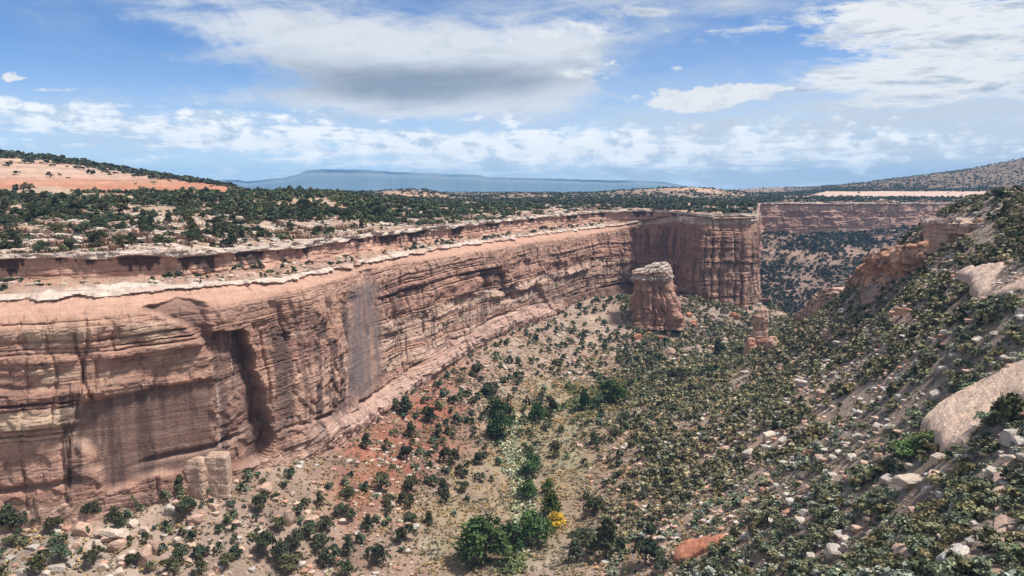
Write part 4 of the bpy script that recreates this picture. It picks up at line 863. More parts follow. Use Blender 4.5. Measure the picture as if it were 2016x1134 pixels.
ridge('rock_outcrop', crest([(1535, 668, 316, 1.6), (1522, 680, 317, 2.2), (1513, 694, 318, 2), (1508, 706, 318, 1.6)]), 'pinkish ledgy outcrop just right of the red spire', 'rock outcrop', 50, amp=.35, drop=5)

# ------------------------------------------------------------------ big slickrock bodies on the right slope (heightened shells with an edge)
def slickrock(name, poly, label, cat, thick, seed, colA, colB, dome=1.0, res=.3, over=0.0):
    W = np.array([hit(*p)[0] for p in poly]); lo, hi = W[:, :2].min(0) - .5, W[:, :2].max(0) + .5
    xs, ys = np.arange(lo[0], hi[0], res), np.arange(lo[1], hi[1], res); X, Y = np.meshgrid(xs, ys)
    wob = .45; ins = inpoly(X + wob * fbm(X / 2.5, Y / 2.5, 0, 3, seed), Y + wob * fbm(X / 2.5, Y / 2.5, 9, 3, seed), [tuple(w[:2]) for w in W]).astype(float)
    a, b_, c_ = np.linalg.lstsq(np.c_[W[:, :2], np.ones(len(W))], W[:, 2], rcond=None)[0]
    m = blur(ins, .6 / res, .6 / res); e = np.clip((m - .45) / .55, 0, 1)
    Zp = a * X + b_ * Y + c_ + thick * e ** .28 * dome + .5 * fbm(X / 5, Y / 5, 0, 3, seed + 1) + .12 * fbm(X / .9, Y / .9, 0, 3, seed + 2) + .10 * np.floor(3 * fbm(X / 2.5, Y / 1.2, 0, 4, seed + 8))
    lay = np.sin((Zp * 3.1 + X * .35 + .8 * fbm(X / 4, Y / 4, 0, 3, seed + 3)) * 2.2); Zp = Zp + .012 * lay
    Zp = np.where(e > 0, Zp, np.minimum(ground(X, Y) - 1.5, Zp - 1.5))
    C = lerp3(colA, colB, np.clip(.5 + .06 * lay + .7 * fbm(X / 3, Y / 1.5, 0, 4, seed + 4), 0, 1))
    f = gridfaces(*X.shape); kp = (blur(ins, 1.5 / res, 1.5 / res) > .12).ravel(); f = f[kp[f].all(1)]
    return tag(link(name, mesh_np(name, np.stack([X, Y, Zp], -1).reshape(-1, 3), f, M_ROCK, C.reshape(-1, 3))), label, cat)
slickrock('slickrock_slab', [(1808, 846), (1840, 808), (1885, 784), (1940, 756), (1990, 730), (2070, 690), (2070, 795), (1995, 806), (1955, 820), (1930, 850), (1895, 884), (1858, 894)], 'huge smooth pink slickrock slab jutting over dark bushes at the right edge', 'rock slab', 1.5, 301, (0.58, 0.40, 0.30), (0.63, 0.48, 0.375))
slickrock('slickrock_slab', [(1866, 535), (1905, 528), (1960, 535), (2030, 520), (2060, 540), (2050, 575), (1990, 580), (1925, 590), (1905, 565)], 'bare pale pink slickrock apron below the short orange cliff', 'rock slab', 1.0, 307, (0.52, 0.36, 0.28), (0.58, 0.45, 0.36))
slickrock('red_rock', [(1325, 1092), (1340, 1075), (1390, 1062), (1425, 1058), (1420, 1075), (1390, 1090), (1345, 1108), (1328, 1106)], 'rusty red rock hump half buried at the foot of the right slope', 'rock', 1.0, 311, (0.44, 0.175, 0.105), (0.48, 0.22, 0.14), res=.2)
slickrock('layered_slab', [(1750, 1076), (1775, 1070), (1800, 1090), (1815, 1118), (1800, 1124), (1770, 1105), (1755, 1095)], 'pinkish thin-bedded tilted slab low on the right slope beside the flat grey slab', 'rock slab', 1.1, 317, (0.44, 0.29, 0.22), (0.52, 0.37, 0.29), res=.15)
slickrock('flat_slab', [(1836, 1108), (1860, 1092), (1895, 1086), (1914, 1098), (1900, 1112), (1862, 1122)], 'large flat pale grey slab by the trail at the bottom right', 'rock slab', 1.0, 319, (0.45, 0.41, 0.37), (0.53, 0.48, 0.43), res=.15)

# ------------------------------------------------------------------ foot trail with rock steps
def trail(pts, w0, label):
    L = [hit(*p)[0] for p in pts]; s, A = resample(np.array(L), .3, .5); A[:, 2] = ground(A[:, 0], A[:, 1])
    N = normals2d(A, .3, 1.2); v = np.linspace(-1, 1, 9)[:, None]; w = w0 * (1 + .25 * vnoise(s / 2.0, 1.5))
    x, y = A[:, 0] + N[:, 0] * v * w, A[:, 1] + N[:, 1] * v * w; z = ground_d(x, y) + .22 - .06 * np.abs(v) ** 3
    z = blur(z, 0, 1.2); st_ = .05 * np.floor((s / .9) % 2)[None]
    C = lerp3((0.45, 0.30, 0.235), (0.52, 0.375, 0.30), np.clip(.5 + fbm(x / .8, y / .8, 0, 3, 400), 0, 1))
    edge = z.copy(); edge[[0, -1]] -= .6
    tag(grid_obj('trail', np.stack([x, y, edge + st_], -1), C, M_SOIL, smooth=True), label, 'trail', kind='structure')
trail([(1958, 1092), (1966, 1060), (1970, 1020), (1969, 985), (1964, 955), (1966, 930), (1984, 908), (2016, 905)], .6, 'narrow pinkish foot trail with rock steps near the right edge')
trail([(1708, 1132), (1712, 1105), (1716, 1070), (1710, 1045)], .5, 'short faint dirt path at the bottom right among shrubs')
# ------------------------------------------------------------------ foliage: clumps of small leaf faces
def crown(seed, lobes, leaves, lsize, shape='round', base=(0.05, 0.065, 0.038), var=.35, hgt=.85, inner=True):
    """A crown about 1 wide standing on z = 0; returns verts, quads, colours."""
    r = np.random.default_rng(seed)
    if shape == 'round':
        a = r.uniform(0, 2 * np.pi, lobes); q = np.sqrt(r.uniform(0, 1, lobes)) * .33; zc = r.uniform(.22, hgt - .22, lobes) * (1 - .5 * (q / .33) ** 2) + .05
        rad = r.uniform(.15, .25, lobes)
    elif shape == 'cone':
        zc = np.linspace(.15, hgt - .08, lobes); q = (.30 * (1 - zc / hgt)) * r.uniform(.2, 1, lobes); a = r.uniform(0, 2 * np.pi, lobes); rad = .12 + .16 * (1 - zc / hgt)
    else:  # low sprawling
        a = r.uniform(0, 2 * np.pi, lobes); q = np.sqrt(r.uniform(0, 1, lobes)) * .36; zc = r.uniform(.1, hgt * .55, lobes); rad = r.uniform(.12, .2, lobes)
    c = np.stack([q * np.cos(a), q * np.sin(a), zc], 1)
    L = r.integers(0, lobes, leaves); d = r.normal(size=(leaves, 3)); d /= np.linalg.norm(d, axis=1, keepdims=True); d[:, 2] = np.where(d[:, 2] < -.3, -d[:, 2], d[:, 2])
    p = c[L] + d * (rad[L] * r.uniform(.55, 1.08, leaves) ** 1.0)[:, None]; p[:, 2] = np.maximum(p[:, 2], .02)
    nrm = d * .8 + r.normal(size=(leaves, 3)) * .55; nrm /= np.linalg.norm(nrm, axis=1, keepdims=True)
    t = np.cross(nrm, r.normal(size=(leaves, 3))); t /= np.linalg.norm(t, axis=1, keepdims=True); b = np.cross(nrm, t)
    sz = lsize * r.uniform(.6, 1.35, leaves)[:, None]
    V = np.stack([p - t * sz, p - b * sz * .8, p + t * sz, p + b * sz * .8], 1).reshape(-1, 3)
    lobe_t = r.uniform(1 - var, 1 + var, lobes)[L] * r.uniform(.75, 1.3, leaves)
    hue = r.uniform(-.12, .12, (leaves, 1)) * np.array([[1.0, .2, -.6]])
    C = np.array(base)[None] * lobe_t[:, None] * (1 + hue)
    return V, np.arange(leaves * 4).reshape(-1, 4), np.repeat(C, 4, 0)
def trunk_arrays(seed, h=.45, r0=.05, limbs=4):
    r = np.random.default_rng(seed); Vs, Fs, o = [], [], 0
    def limb(p0, p1, ra, rb):
        nonlocal o
        p0, p1 = np.array(p0, float), np.array(p1, float); d = (p1 - p0) / np.linalg.norm(p1 - p0); u = np.cross(d, (.3, .9, .1)); u /= np.linalg.norm(u); w = np.cross(d, u)
        mid = (p0 + p1) / 2 + r.normal(size=3) * .04
        for p, q in ((p0, ra), (mid, (ra + rb) / 2), (p1, rb)):
            for k in range(6): Vs.append(p + (u * math.cos(k * math.pi / 3) + w * math.sin(k * math.pi / 3)) * q)
        for i in range(2):
            for k in range(6): Fs.append((o + i * 6 + k, o + i * 6 + (k + 1) % 6, o + i * 6 + 6 + (k + 1) % 6, o + i * 6 + 6 + k))
        o += 18
    top = np.array([r.normal() * .04, r.normal() * .04, h * .6]); limb((0, 0, -.08), top, r0, r0 * .7)
    for k in range(limbs):
        a = k * 2 * math.pi / limbs + r.uniform(-.4, .4); limb(top, top + np.array([math.cos(a) * .24, math.sin(a) * .24, h * r.uniform(.35, .8)]), r0 * .6, r0 * .2)
    return np.array(Vs), np.array(Fs)
JUN_C, OAK_C, SAGE_C, COT_C = (0.066, 0.076, 0.042), (0.165, 0.165, 0.098), (0.17, 0.19, 0.135), (0.050, 0.078, 0.028)
JUN = [crown(10 + k, 8, 620, .052, 'round' if k < 5 else 'cone', JUN_C) for k in range(7)]
JUN_ME = [mesh_np('juniper_crown', *v[:2], M_LEAF, v[2]) for v in JUN]
JTR = [mesh_np('juniper_trunk', *trunk_arrays(30 + k, .5, .04), M_BARK) for k in range(3)]
SHR = [crown(50 + k, 7, 420, .058, 'round' if k % 2 else 'low', OAK_C, .4, .75) for k in range(6)]
SHR_ME = [mesh_np('shrub', *v[:2], M_LEAF, v[2]) for v in SHR]
BUSH_LO = [crown(80 + k, 6, 110, .10, 'round', (1, 1, 1), .5, .8) for k in range(6)]
BUSH_MD = [crown(85 + k, 5, 64, .13, 'round', (1, 1, 1), .5, .8) for k in range(6)]
BUSH_XLO = [crown(90 + k, 4, 34, .17, 'round', (1, 1, 1), .5, .8) for k in range(6)]
TUFT = [crown(100 + k, 3, 20, .17, 'low', (1, 1, 1), .3, .6) for k in range(6)]
def mass(name, protos, P, W, Hs, C, label, cat, mat=M_LEAF, seed=0):
    """Many plants too numerous to count, as one object."""
    r = np.random.default_rng(seed); Vs, Fs, Cs, o = [], [], [], 0; k = r.integers(0, len(protos), len(P)); a = r.uniform(0, 2 * np.pi, len(P))
    for i, (V, Fc, Cc) in enumerate(protos):
        m = k == i; n = m.sum()
        if not n: continue
        c, s = np.cos(a[m])[:, None], np.sin(a[m])[:, None]; X = np.empty((n, len(V), 3))
        X[..., 0] = (V[None, :, 0] * c - V[None, :, 1] * s) * W[m, None]; X[..., 1] = (V[None, :, 0] * s + V[None, :, 1] * c) * W[m, None]; X[..., 2] = V[None, :, 2] * Hs[m, None]
        X += P[m][:, None]; Vs.append(X.reshape(-1, 3)); Cs.append((C[m][:, None] * Cc[None]).reshape(-1, 3))
        Fs.append((Fc[None] + (np.arange(n) * len(V))[:, None, None] + o).reshape(-1, Fc.shape[1])); o += n * len(V)
    me = mesh_np(name, np.concatenate(Vs), np.concatenate(Fs), mat, np.concatenate(Cs))
    return tag(link(name, me), label, cat, kind='stuff')

rs = np.random.default_rng(5)
def polys_px(px, py, poly): return inpoly(px, py, poly)
# --- junipers placed one by one (picture centre and width)
J5 = [(60, 830, 120), (120, 810, 90), (215, 815, 70), (280, 800, 70), (335, 760, 90), (400, 735, 70), (30, 820, 80), (520, 730, 130), (560, 700, 90), (600, 650, 100), (655, 610, 70), (710, 660, 45), (750, 620, 35), (765, 660, 40), (820, 545, 130), (910, 530, 30), (955, 530, 30), (805, 600, 60), (655, 725, 60), (670, 790, 80), (750, 775, 55), (830, 740, 50), (800, 700, 90), (860, 665, 80), (985, 675, 70), (1070, 670, 70), (1060, 620, 90), (1000, 570, 60), (1090, 495, 70), (1195, 715, 45), (1090, 760, 120), (1235, 620, 70), (1245, 690, 40), (1360, 710, 60), (1430, 600, 70), (1390, 770, 60), (1500, 800, 40), (1440, 725, 30), (1460, 530, 70), (1550, 570, 45), (1530, 530, 50), (1550, 720, 100), (1625, 665, 60), (1670, 590, 60), (1710, 540, 70), (1800, 700, 70), (1895, 690, 75), (1950, 590, 60), (1770, 800, 50), (1760, 750, 60), (1930, 820, 90), (1640, 840, 80), (1740, 920, 120), (1560, 980, 130), (1650, 1000, 120), (1540, 940, 60), (1720, 1080, 130), (1900, 945, 110), (1940, 1030, 110), (1830, 870, 90), (1990, 760, 80), (710, 840, 90), (320, 850, 90), (330, 920, 70), (60, 935, 80), (120, 880, 50), (150, 930, 60), (355, 1010, 100), (470, 990, 40), (385, 915, 50), (510, 870, 50), (560, 1040, 100), (240, 1080, 120), (10, 1000, 60), (20, 1110, 60), (865, 920, 60), (775, 935, 50), (990, 830, 60), (1070, 885, 50), (910, 850, 30), (995, 880, 40), (1130, 910, 70), (1070, 1010, 100), (1195, 1020, 90), (1010, 1090, 100), (880, 1080, 70), (800, 1040, 80), (965, 985, 60), (1385, 1000, 80), (1390, 920, 60), (1330, 1075, 90), (1190, 1110, 90), (1290, 980, 60), (1290, 860, 60), (1340, 815, 70), (1385, 850, 50), (1485, 910, 60), (1520, 860, 40)]
J6 = [(880, 40, 90), (1250, 130, 80), (1060, 290, 60), (810, 330, 45), (850, 370, 50), (930, 465, 60), (830, 450, 90), (770, 165, 50), (665, 100, 60), (580, 130, 70), (645, 160, 40), (415, 290, 90), (460, 400, 60), (570, 285, 90), (520, 200, 90), (380, 150, 110), (310, 130, 80), (690, 215, 70), (660, 305, 40), (600, 340, 60), (560, 370, 60), (520, 410, 60), (390, 430, 80), (440, 490, 60), (270, 370, 70), (315, 290, 60), (145, 355, 80), (190, 185, 35), (220, 210, 40), (240, 595, 100), (135, 615, 70), (415, 605, 110), (390, 690, 100), (270, 690, 80), (265, 735, 80), (530, 560, 90), (620, 510, 70), (700, 520, 80), (605, 630, 90), (615, 690, 80), (715, 605, 80), (520, 480, 50), (275, 810, 70), (155, 845, 80), (120, 920, 70), (45, 990, 90), (20, 1110, 90), (210, 1020, 110), (380, 895, 110), (525, 805, 75), (415, 790, 80), (645, 440, 100), (745, 480, 50), (890, 560, 40), (820, 550, 70), (370, 30, 60), (35, 650, 80), (30, 590, 70), (55, 540, 50), (40, 780, 80), (1025, 35, 35), (1330, 420, 50), (1500, 380, 50), (1430, 470, 60), (1260, 400, 90), (1580, 440, 35), (1390, 1010, 120), (1560, 960, 190), (1640, 980, 120), (1470, 960, 110), (1490, 745, 120), (1400, 900, 150), (1830, 900, 90), (1800, 1010, 160), (1560, 800, 70), (1900, 1080, 100), (1250, 690, 80), (740, 680, 50), (670, 770, 50), (350, 985, 50), (210, 800, 60), (205, 660, 40), (420, 340, 50), (300, 490, 50), (250, 130, 50), (540, 330, 60), (500, 100, 60), (600, 60, 50), (780, 100, 60), (710, 40, 50)]
JT = [(1115, 360, 0)] + [(575, 510, 36), (650, 510, 44), (470, 520, 36), (400, 490, 30), (390, 535, 36), (300, 545, 40), (355, 585, 44), (260, 560, 36), (600, 570, 36), (555, 640, 34), (505, 690, 60), (560, 720, 50), (610, 740, 60), (650, 700, 60), (690, 670, 50), (790, 690, 50), (850, 680, 60), (900, 710, 50), (1005, 695, 44), (950, 655, 34), (1120, 690, 50), (1060, 650, 50), (1065, 545, 34), (930, 575, 36), (1085, 490, 40), (1240, 665, 60), (1335, 695, 34), (1280, 690, 36), (1460, 645, 44), (1600, 640, 80), (1550, 660, 60), (1630, 620, 60), (1745, 545, 40), (1770, 580, 34), (1720, 625, 60), (370, 690, 60), (420, 690, 50), (320, 720, 40), (270, 785, 20), (400, 860, 34), (430, 775, 54), (180, 760, 90), (200, 800, 50), (95, 600, 50), (100, 735, 44), (40, 755, 44), (90, 800, 50), (30, 670, 44), (260, 855, 80), (265, 890, 40), (180, 910, 70), (120, 880, 60), (30, 920, 60), (145, 995, 44), (760, 770, 34), (795, 770, 24), (705, 775, 24), (625, 960, 70), (800, 545, 50), (740, 470, 40), (640, 470, 30), (530, 545, 30), (680, 600, 34), (720, 560, 40), (880, 640, 36), (410, 470, 34), (490, 470, 30), (440, 610, 30), (230, 620, 34), (150, 590, 40), (80, 640, 30), (560, 440, 24), (250, 520, 30), (180, 570, 40), (780, 620, 36), (980, 620, 34), (850, 600, 40), (1000, 560, 30), (1150, 600, 40), (1200, 640, 36), (1380, 600, 40), (1420, 560, 34), (1300, 470, 30), (1380, 430, 30), (1450, 500, 30), (1500, 400, 30), (1550, 470, 34), (1620, 500, 34), (1680, 540, 40), (1690, 380, 30), (1600, 380, 34), (1660, 690, 60), (1480, 770, 60), (1430, 760, 60), (1360, 790, 90), (1580, 740, 70), (1530, 750, 60), (290, 640, 40), (1170, 340, 36), (880, 340, 60), (960, 335, 50), (780, 365, 50), (1010, 320, 50), (830, 380, 36), (930, 380, 40), (700, 420, 36)][0:]
HAND = [(x / 3, 756 + y / 3, w / 3) for x, y, w in J5] + [(672 + x / 3, 756 + y / 3, w / 3) for x, y, w in J6] + [(880 + x / 3, 480 + y / 3, w / 3) for x, y, w in JT if w]
H = np.array(HAND); G_ = hit(H[:, 0], H[:, 1] + H[:, 2] * .34); ok = ~np.isnan(G_[:, 0]) & ~wall_hidden(G_)
cand = []            # (x, y, z, width m, height m, px, py, wpx, where)
for (px, py, w), g in zip(H[ok], G_[ok]):
    W = w * np.linalg.norm(g) / F * 1.12; cand.append((*g, W, W * rs.uniform(.85, 1.15), px, py, w, 0))
# --- sampled on the open ground, in world space
def scatter(n, x0, x1, y0, y1, dens, zf=ground_d):
    x, y = rs.uniform(x0, x1, n), rs.uniform(y0, y1, n); k = rs.uniform(0, 1, n) < dens(x, y); return x[k], y[k], zf(x[k], y[k])
def in_canyon(x, y):
    az = np.arctan2(x, y); r = np.hypot(x, y); return (r < np.where(az < W_AZ[-1] - .004, np.interp(az, W_AZ, W_R) - 4, 9e9)) & (np.abs(az) < R(48)) & (r > 40)
def clump(x, y, s, seed): return fbm(x / s, y / s, 0, 3, seed)
# far canyon slopes
x, y, z = scatter(36000, 100, 560, 400, 686, lambda x, y: in_canyon(x, y) * np.clip(.75 + 1.2 * clump(x, y, 22, 501), .1, 1))
farb = np.stack([x, y, z], 1)
# talus right of the listed junipers and far end
x, y, z = scatter(4200, -40, 170, 205, 425, lambda x, y: in_canyon(x, y) * (x - .17 * y < 14) * np.clip(.42 + 1.0 * clump(x, y, 9, 502), 0, 1))
tal = np.stack([x, y, z], 1)
# right slope shrubs
def rdens(x, y):
    right = ss(x - .165 * y + 6 * clump(x, y, 22, 503), -10, 9)
    return in_canyon(x, y) * right * (y < 420) * np.clip(.74 + 1.9 * clump(x, y, 10, 504) + .5 * clump(x, y, 2.5, 534), np.where(np.hypot(x, y) < 125, .80, .10), 1)
x, y, z = scatter(120000, -5, 300, 35, 420, rdens); rsl = np.stack([x, y, z], 1)
def clear_of_rocks(P):
    px, py, dp = pix(P); bad = np.zeros(len(P), bool)
    for bx, by, bw in USED: bad |= (np.abs(px - bx) < bw * .45) & (py - by > -bw * .2) & (py - by < bw * .9) & (bw > 14)
    for poly in ([(1826, 838), (1890, 785), (1990, 735), (2060, 700), (2060, 800), (1950, 825), (1925, 850), (1890, 890), (1850, 890)], [(1866, 535), (1905, 528), (2060, 520), (2060, 580), (1925, 600)], [(1325, 1092), (1340, 1070), (1425, 1056), (1420, 1080), (1345, 1116)],
                 [(1750, 1072), (1800, 1085), (1815, 1130), (1760, 1115)], [(1836, 1108), (1895, 1084), (1914, 1098), (1862, 1130)],
                 [(1950, 1134), (1955, 1050), (1955, 940), (2016, 900), (2016, 912), (1980, 945), (1980, 1050), (1975, 1134)], [(1702, 1134), (1704, 1045), (1722, 1045), (1722, 1134)],
                 [(1690, 600), (1690, 540), (1740, 490), (1830, 480), (1780, 520), (1720, 600)], [(1815, 470), (1815, 425), (1965, 440), (1960, 480)]): bad |= inpoly(px, py, poly)
    return ~bad
rsl = rsl[clear_of_rocks(rsl)]
# plateau trees: density falls with range so that the cover looks even
n = 130000; az = rs.uniform(R(-47), R(44), n); r0, z0 = rim(az); w = np.exp(rs.uniform(np.log(8), np.log(1900), n)); r = r0 + w
x, y = r * np.sin(az), r * np.cos(az)
left = 1 - ss(az, R(-16), R(-4)); edge = np.where(az < R(-13), 62., np.where(az < R(3), 34., 18.))
dens = ss(w + 16 * clump(x, y, 22, 505), edge * .62, edge * 1.25) * np.clip(.50 + 1.5 * clump(x, y, 24, 506), .02, 1)
dens = np.maximum(dens, .09 * (w > 5))
dome = (az < _daz[-1]) & (r > 366); dens = np.where(dome, np.where(r > 470 + 18 * clump(x, y, 60, 507), .9, np.where(r > 435, .16, .03)), dens)
dens = np.where((r > 1130) & (az > R(20)), np.maximum(dens, .8), dens); dens = np.where((np.abs(r - 1060) < 75) & (az > R(22)), .03, dens)
dens *= np.clip(w / 60, .25, 1) * .5 * np.clip(900 / r, .25, 1) * np.where((r > 650) & (az > R(-15)) & (az < R(20)), 2.6, 1) * np.where(dome & (r > 440), 2.2, 1) * np.where((r > 1130) & (az > R(20)), 7.0, 1)
k = rs.uniform(0, 1, n) < dens; x, y, az, r, w = x[k], y[k], az[k], r[k], w[k]; z = plateau_z(x, y)
plt_ = np.stack([x, y, z], 1)
def sizes(P, lo, hi, h0, h1): return (lambda W: (W, W * rs.uniform(h0, h1, len(P))))(rs.uniform(0, 1, len(P)) ** 1.6 * (hi - lo) + lo)
def add(P, W, Hh, where):
    px, py, dp = pix(P); inside = (px > -10) & (px < 2026) & (py > 250) & (py < 1150)
    return [(*P[i], W[i], Hh[i], px[i], py[i] - Hh[i] * F / dp[i] * .4, W[i] * F / dp[i], where) for i in np.nonzero(inside)[0]]
tal = tal[clear_of_rocks(tal)]
tw, th = sizes(tal, 1.3, 4.0, .8, 1.15); pw, ph = sizes(plt_, 1.7, 4.9, .65, .95)
cand += add(tal, tw, th, 0)
far_k = np.hypot(plt_[:, 0], plt_[:, 1]) < 420
cand += [c for c in add(plt_[far_k], pw[far_k], ph[far_k], 1)]
cand.sort(key=lambda c: -c[7])
ones, rest = cand[:296], cand[296:]
TREES = []
for i, c in enumerate(ones):
    k = rs.integers(0, 7); rz = rs.uniform(0, 6.28)
    o = bpy.data.objects.new('juniper_tree', None); COL.objects.link(o); o.location = c[:3]; o.rotation_euler = (0, 0, rz); o.empty_display_size = .5; el_ = rs.uniform(.85, 1.2)
    link('crown', JUN_ME[k], o, loc=(0, 0, c[4] * .05), rot=(rs.uniform(-.12, .12), rs.uniform(-.12, .12), 0), scl=(c[3] * 1.1 * el_, c[3] * 1.06 / el_, c[4] * rs.uniform(.9, 1.15))); link('trunk', JTR[i % 3], o, scl=(c[3], c[3], c[4]))
    tag(o, None, 'tree', 'junipers scattered over the talus and rims')
    adj = ('broad' if c[7] > 34 else 'middling' if c[7] > 22 else 'small') + (' conical' if k >= 5 else ' rounded') + ' dark green'
    TREES.append((o, c[5], c[6], adj))
describe(TREES, 'juniper')
rest = np.array([c[:5] for c in rest]); far2 = plt_[~far_k]
def greens(n, base, var=.3, warm=.12): return np.array(base)[None] * rs.uniform(1 - var, 1 + var, (n, 1)) * (1 + rs.uniform(-warm, warm, (n, 1)) * np.array([[1, .2, -.8]]))
mass('juniper_scrub', BUSH_LO, rest[:, :3], rest[:, 3], rest[:, 4], greens(len(rest), JUN_C, .4, .2), 'dark juniper scrub thickly covering rims and talus beyond the single trees', 'scrub', seed=1)
mass('woodland', BUSH_XLO, far2 - [[0, 0, .2]], pw[~far_k] * 1.15, ph[~far_k], greens(len(far2), (0.046, 0.058, 0.042)), 'far dark pinyon and juniper woodland on the tableland', 'woodland', seed=2)
fw, fh = sizes(farb, 1.6, 4.4, .7, 1.0)
mass('slope_scrub', BUSH_XLO, farb - [[0, 0, .1]], fw, fh, greens(len(farb), (0.062, 0.074, 0.06)), 'dark scrub dotting the far canyon slopes', 'scrub', seed=3)
# --- shrubs of the right slope
sw, sh_ = sizes(rsl, .8, 3.3, .6, .95); px, py, dp = pix(rsl); wpx = sw * F / dp
ins = (px > 0) & (px < 2016) & (py > 300) & (py < 1134); order = np.argsort(-np.where(ins, wpx, 0)); one = order[:290]; other = np.setdiff1d(np.arange(len(rsl)), one)
SH = []
for i in one:
    k = rs.integers(0, 6)
    o = link('shrub', SHR_ME[k], loc=rsl[i] - [0, 0, .1], rot=(0, 0, rs.uniform(0, 6.28)), scl=(sw[i] * 1.1, sw[i] * 1.1, sh_[i] * 1.15)); tag(o, None, 'shrub', 'shrubs covering the right-hand slope')
    SH.append((o, px[i], py[i] - sh_[i] * F / dp[i] * .4, ('large' if wpx[i] > 50 else 'middling' if wpx[i] > 38 else 'smaller') + (' rounded' if k % 2 else ' sprawling') + ' green'))
describe(SH, 'shrub')
oc = np.where(rs.uniform(0, 1, (len(other), 1)) < .30, greens(len(other), (0.24, 0.225, 0.165)), np.where(rs.uniform(0, 1, (len(other), 1)) < .35, greens(len(other), JUN_C), greens(len(other), OAK_C)))
nearb = np.hypot(rsl[other, 0], rsl[other, 1]) < 150
for part, protos in ((nearb, BUSH_LO), (~nearb, BUSH_MD)):
    ob = other[part]; mass('shrub_cover', protos, rsl[ob] - [[0, 0, .1]], sw[ob] * 1.08, sh_[ob] * 1.1, oc[part], 'dense mixed scrub between rocks on the nearer right slope' if protos is BUSH_LO else 'dense mixed scrub on the farther right slope', 'scrub', seed=4)
# --- cottonwoods and other single plants of the wash
COT = [crown(130 + k, 14, 1500, .036, 'round', COT_C, .45, .95) for k in range(3)]
def single(name, px, py, w, h, proto, label, cat, tint=None, seed=0):
    g = hit(px, py)[0]; m_ = np.linalg.norm(g) / F; W, Hh = w * m_, h * m_ * 1.05
    V, Fc, Cc = proto; Cc = Cc if tint is None else Cc * np.array(tint)
    o = bpy.data.objects.new(name, None); COL.objects.link(o); o.location = g; o.rotation_euler = (0, 0, seed * 1.3)
    link('crown', mesh_np('crown', V, Fc, M_LEAF, Cc), o, scl=(W * 1.1, W * 1.1, Hh)); link('trunk', mesh_np('trunk', *trunk_arrays(seed + 7, .55, .045, 5), M_BARK), o, scl=(W, W, Hh))
    return tag(o, label, cat)
single('cottonwood_tree', 950, 1105, 118, 100, COT[0], 'biggest dark green cottonwood with broad lumpy crown, at the bottom of the wash', 'tree', (.72, .78, .75), 1)
single('cottonwood_tree', 1003, 1085, 60, 60, COT[1], 'mid green cottonwood touching the right side of the biggest dark cottonwood', 'tree', (1.0, 1.0, 1.1), 2)
single('cottonwood_tree', 1058, 1072, 74, 78, COT[2], 'pale green leafy cottonwood behind the yellow bush in the lower wash', 'tree', (1.5, 1.35, 1.2), 3)
single('cottonwood_tree', 1086, 1018, 48, 52, COT[0], 'bright green cottonwood just above the yellow bush', 'tree', (1.35, 1.35, .9), 4)
single('cottonwood_tree', 1046, 935, 48, 50, COT[1], 'rounded green cottonwood right of the silvery wash', 'tree', (1.05, 1.05, 1.0), 5)
single('cottonwood_tree', 1078, 972, 26, 34, COT[2], 'slim bright green cottonwood along the wash between rounder cottonwoods', 'tree', (1.3, 1.3, .8), 6)
single('cottonwood_tree', 1038, 985, 40, 44, COT[0], 'dark green cottonwood deep in the middle of the lower wash', 'tree', (.8, .95, .9), 7)
single('cottonwood_tree', 985, 822, 52, 50, COT[2], 'dark cottonwood at mid wash, upper one of the touching pair', 'tree', (.7, .8, .75), 8)
single('cottonwood_tree', 985, 862, 56, 56, COT[1], 'dark grey-green cottonwood at mid wash, lower one of the touching pair', 'tree', (.75, .85, .95), 9)
single('cottonwood_tree', 1060, 830, 40, 38, COT[0], 'round dark cottonwood right of the touching pair at mid wash', 'tree', (.75, .85, .75), 10)
single('cottonwood_tree', 1202, 792, 58, 50, COT[1], 'dense dark round thicket tree in the green meadow', 'tree', (.65, .8, .7), 11)
single('cottonwood_tree', 1153, 808, 24, 46, COT[2], 'slim dark cottonwood left of the round meadow thicket', 'tree', (.8, .95, .8), 12)
single('bush', 1096, 1040, 38, 32, COT[0], 'bright yellow autumn bush in the lower wash', 'bush', (7.0, 3.6, 1.2), 13)
single('bush', 1180, 795, 26, 22, COT[1], 'grey-green bush at the left foot of the round meadow thicket', 'bush', (2.0, 1.6, 2.4), 14)
single('bush', 1790, 905, 70, 40, COT[2], 'bright green thicket under the tip of the big pink slickrock slab', 'bush', (1.9, 1.8, 1.5), 15)
single('bush', 1825, 885, 50, 34, COT[0], 'mid green bush tucked beneath the overhang of the big pink slab', 'bush', (1.5, 1.5, 1.4), 16)
single('juniper_tree', 1985, 832, 58, 66, JUN[1], 'large dark juniper standing at the right end of the big pink slab', 'tree', (1.0, 1.0, 1.0), 17)
single('juniper_tree', 1975, 442, 20, 40, JUN[5], 'slim dark juniper standing upright on the right rim skyline', 'tree', (.8, .8, .8), 18)
single('juniper_tree', 1965, 392, 30, 22, JUN[2], 'dark spreading juniper topping the right rim', 'tree', (.8, .8, .8), 19)
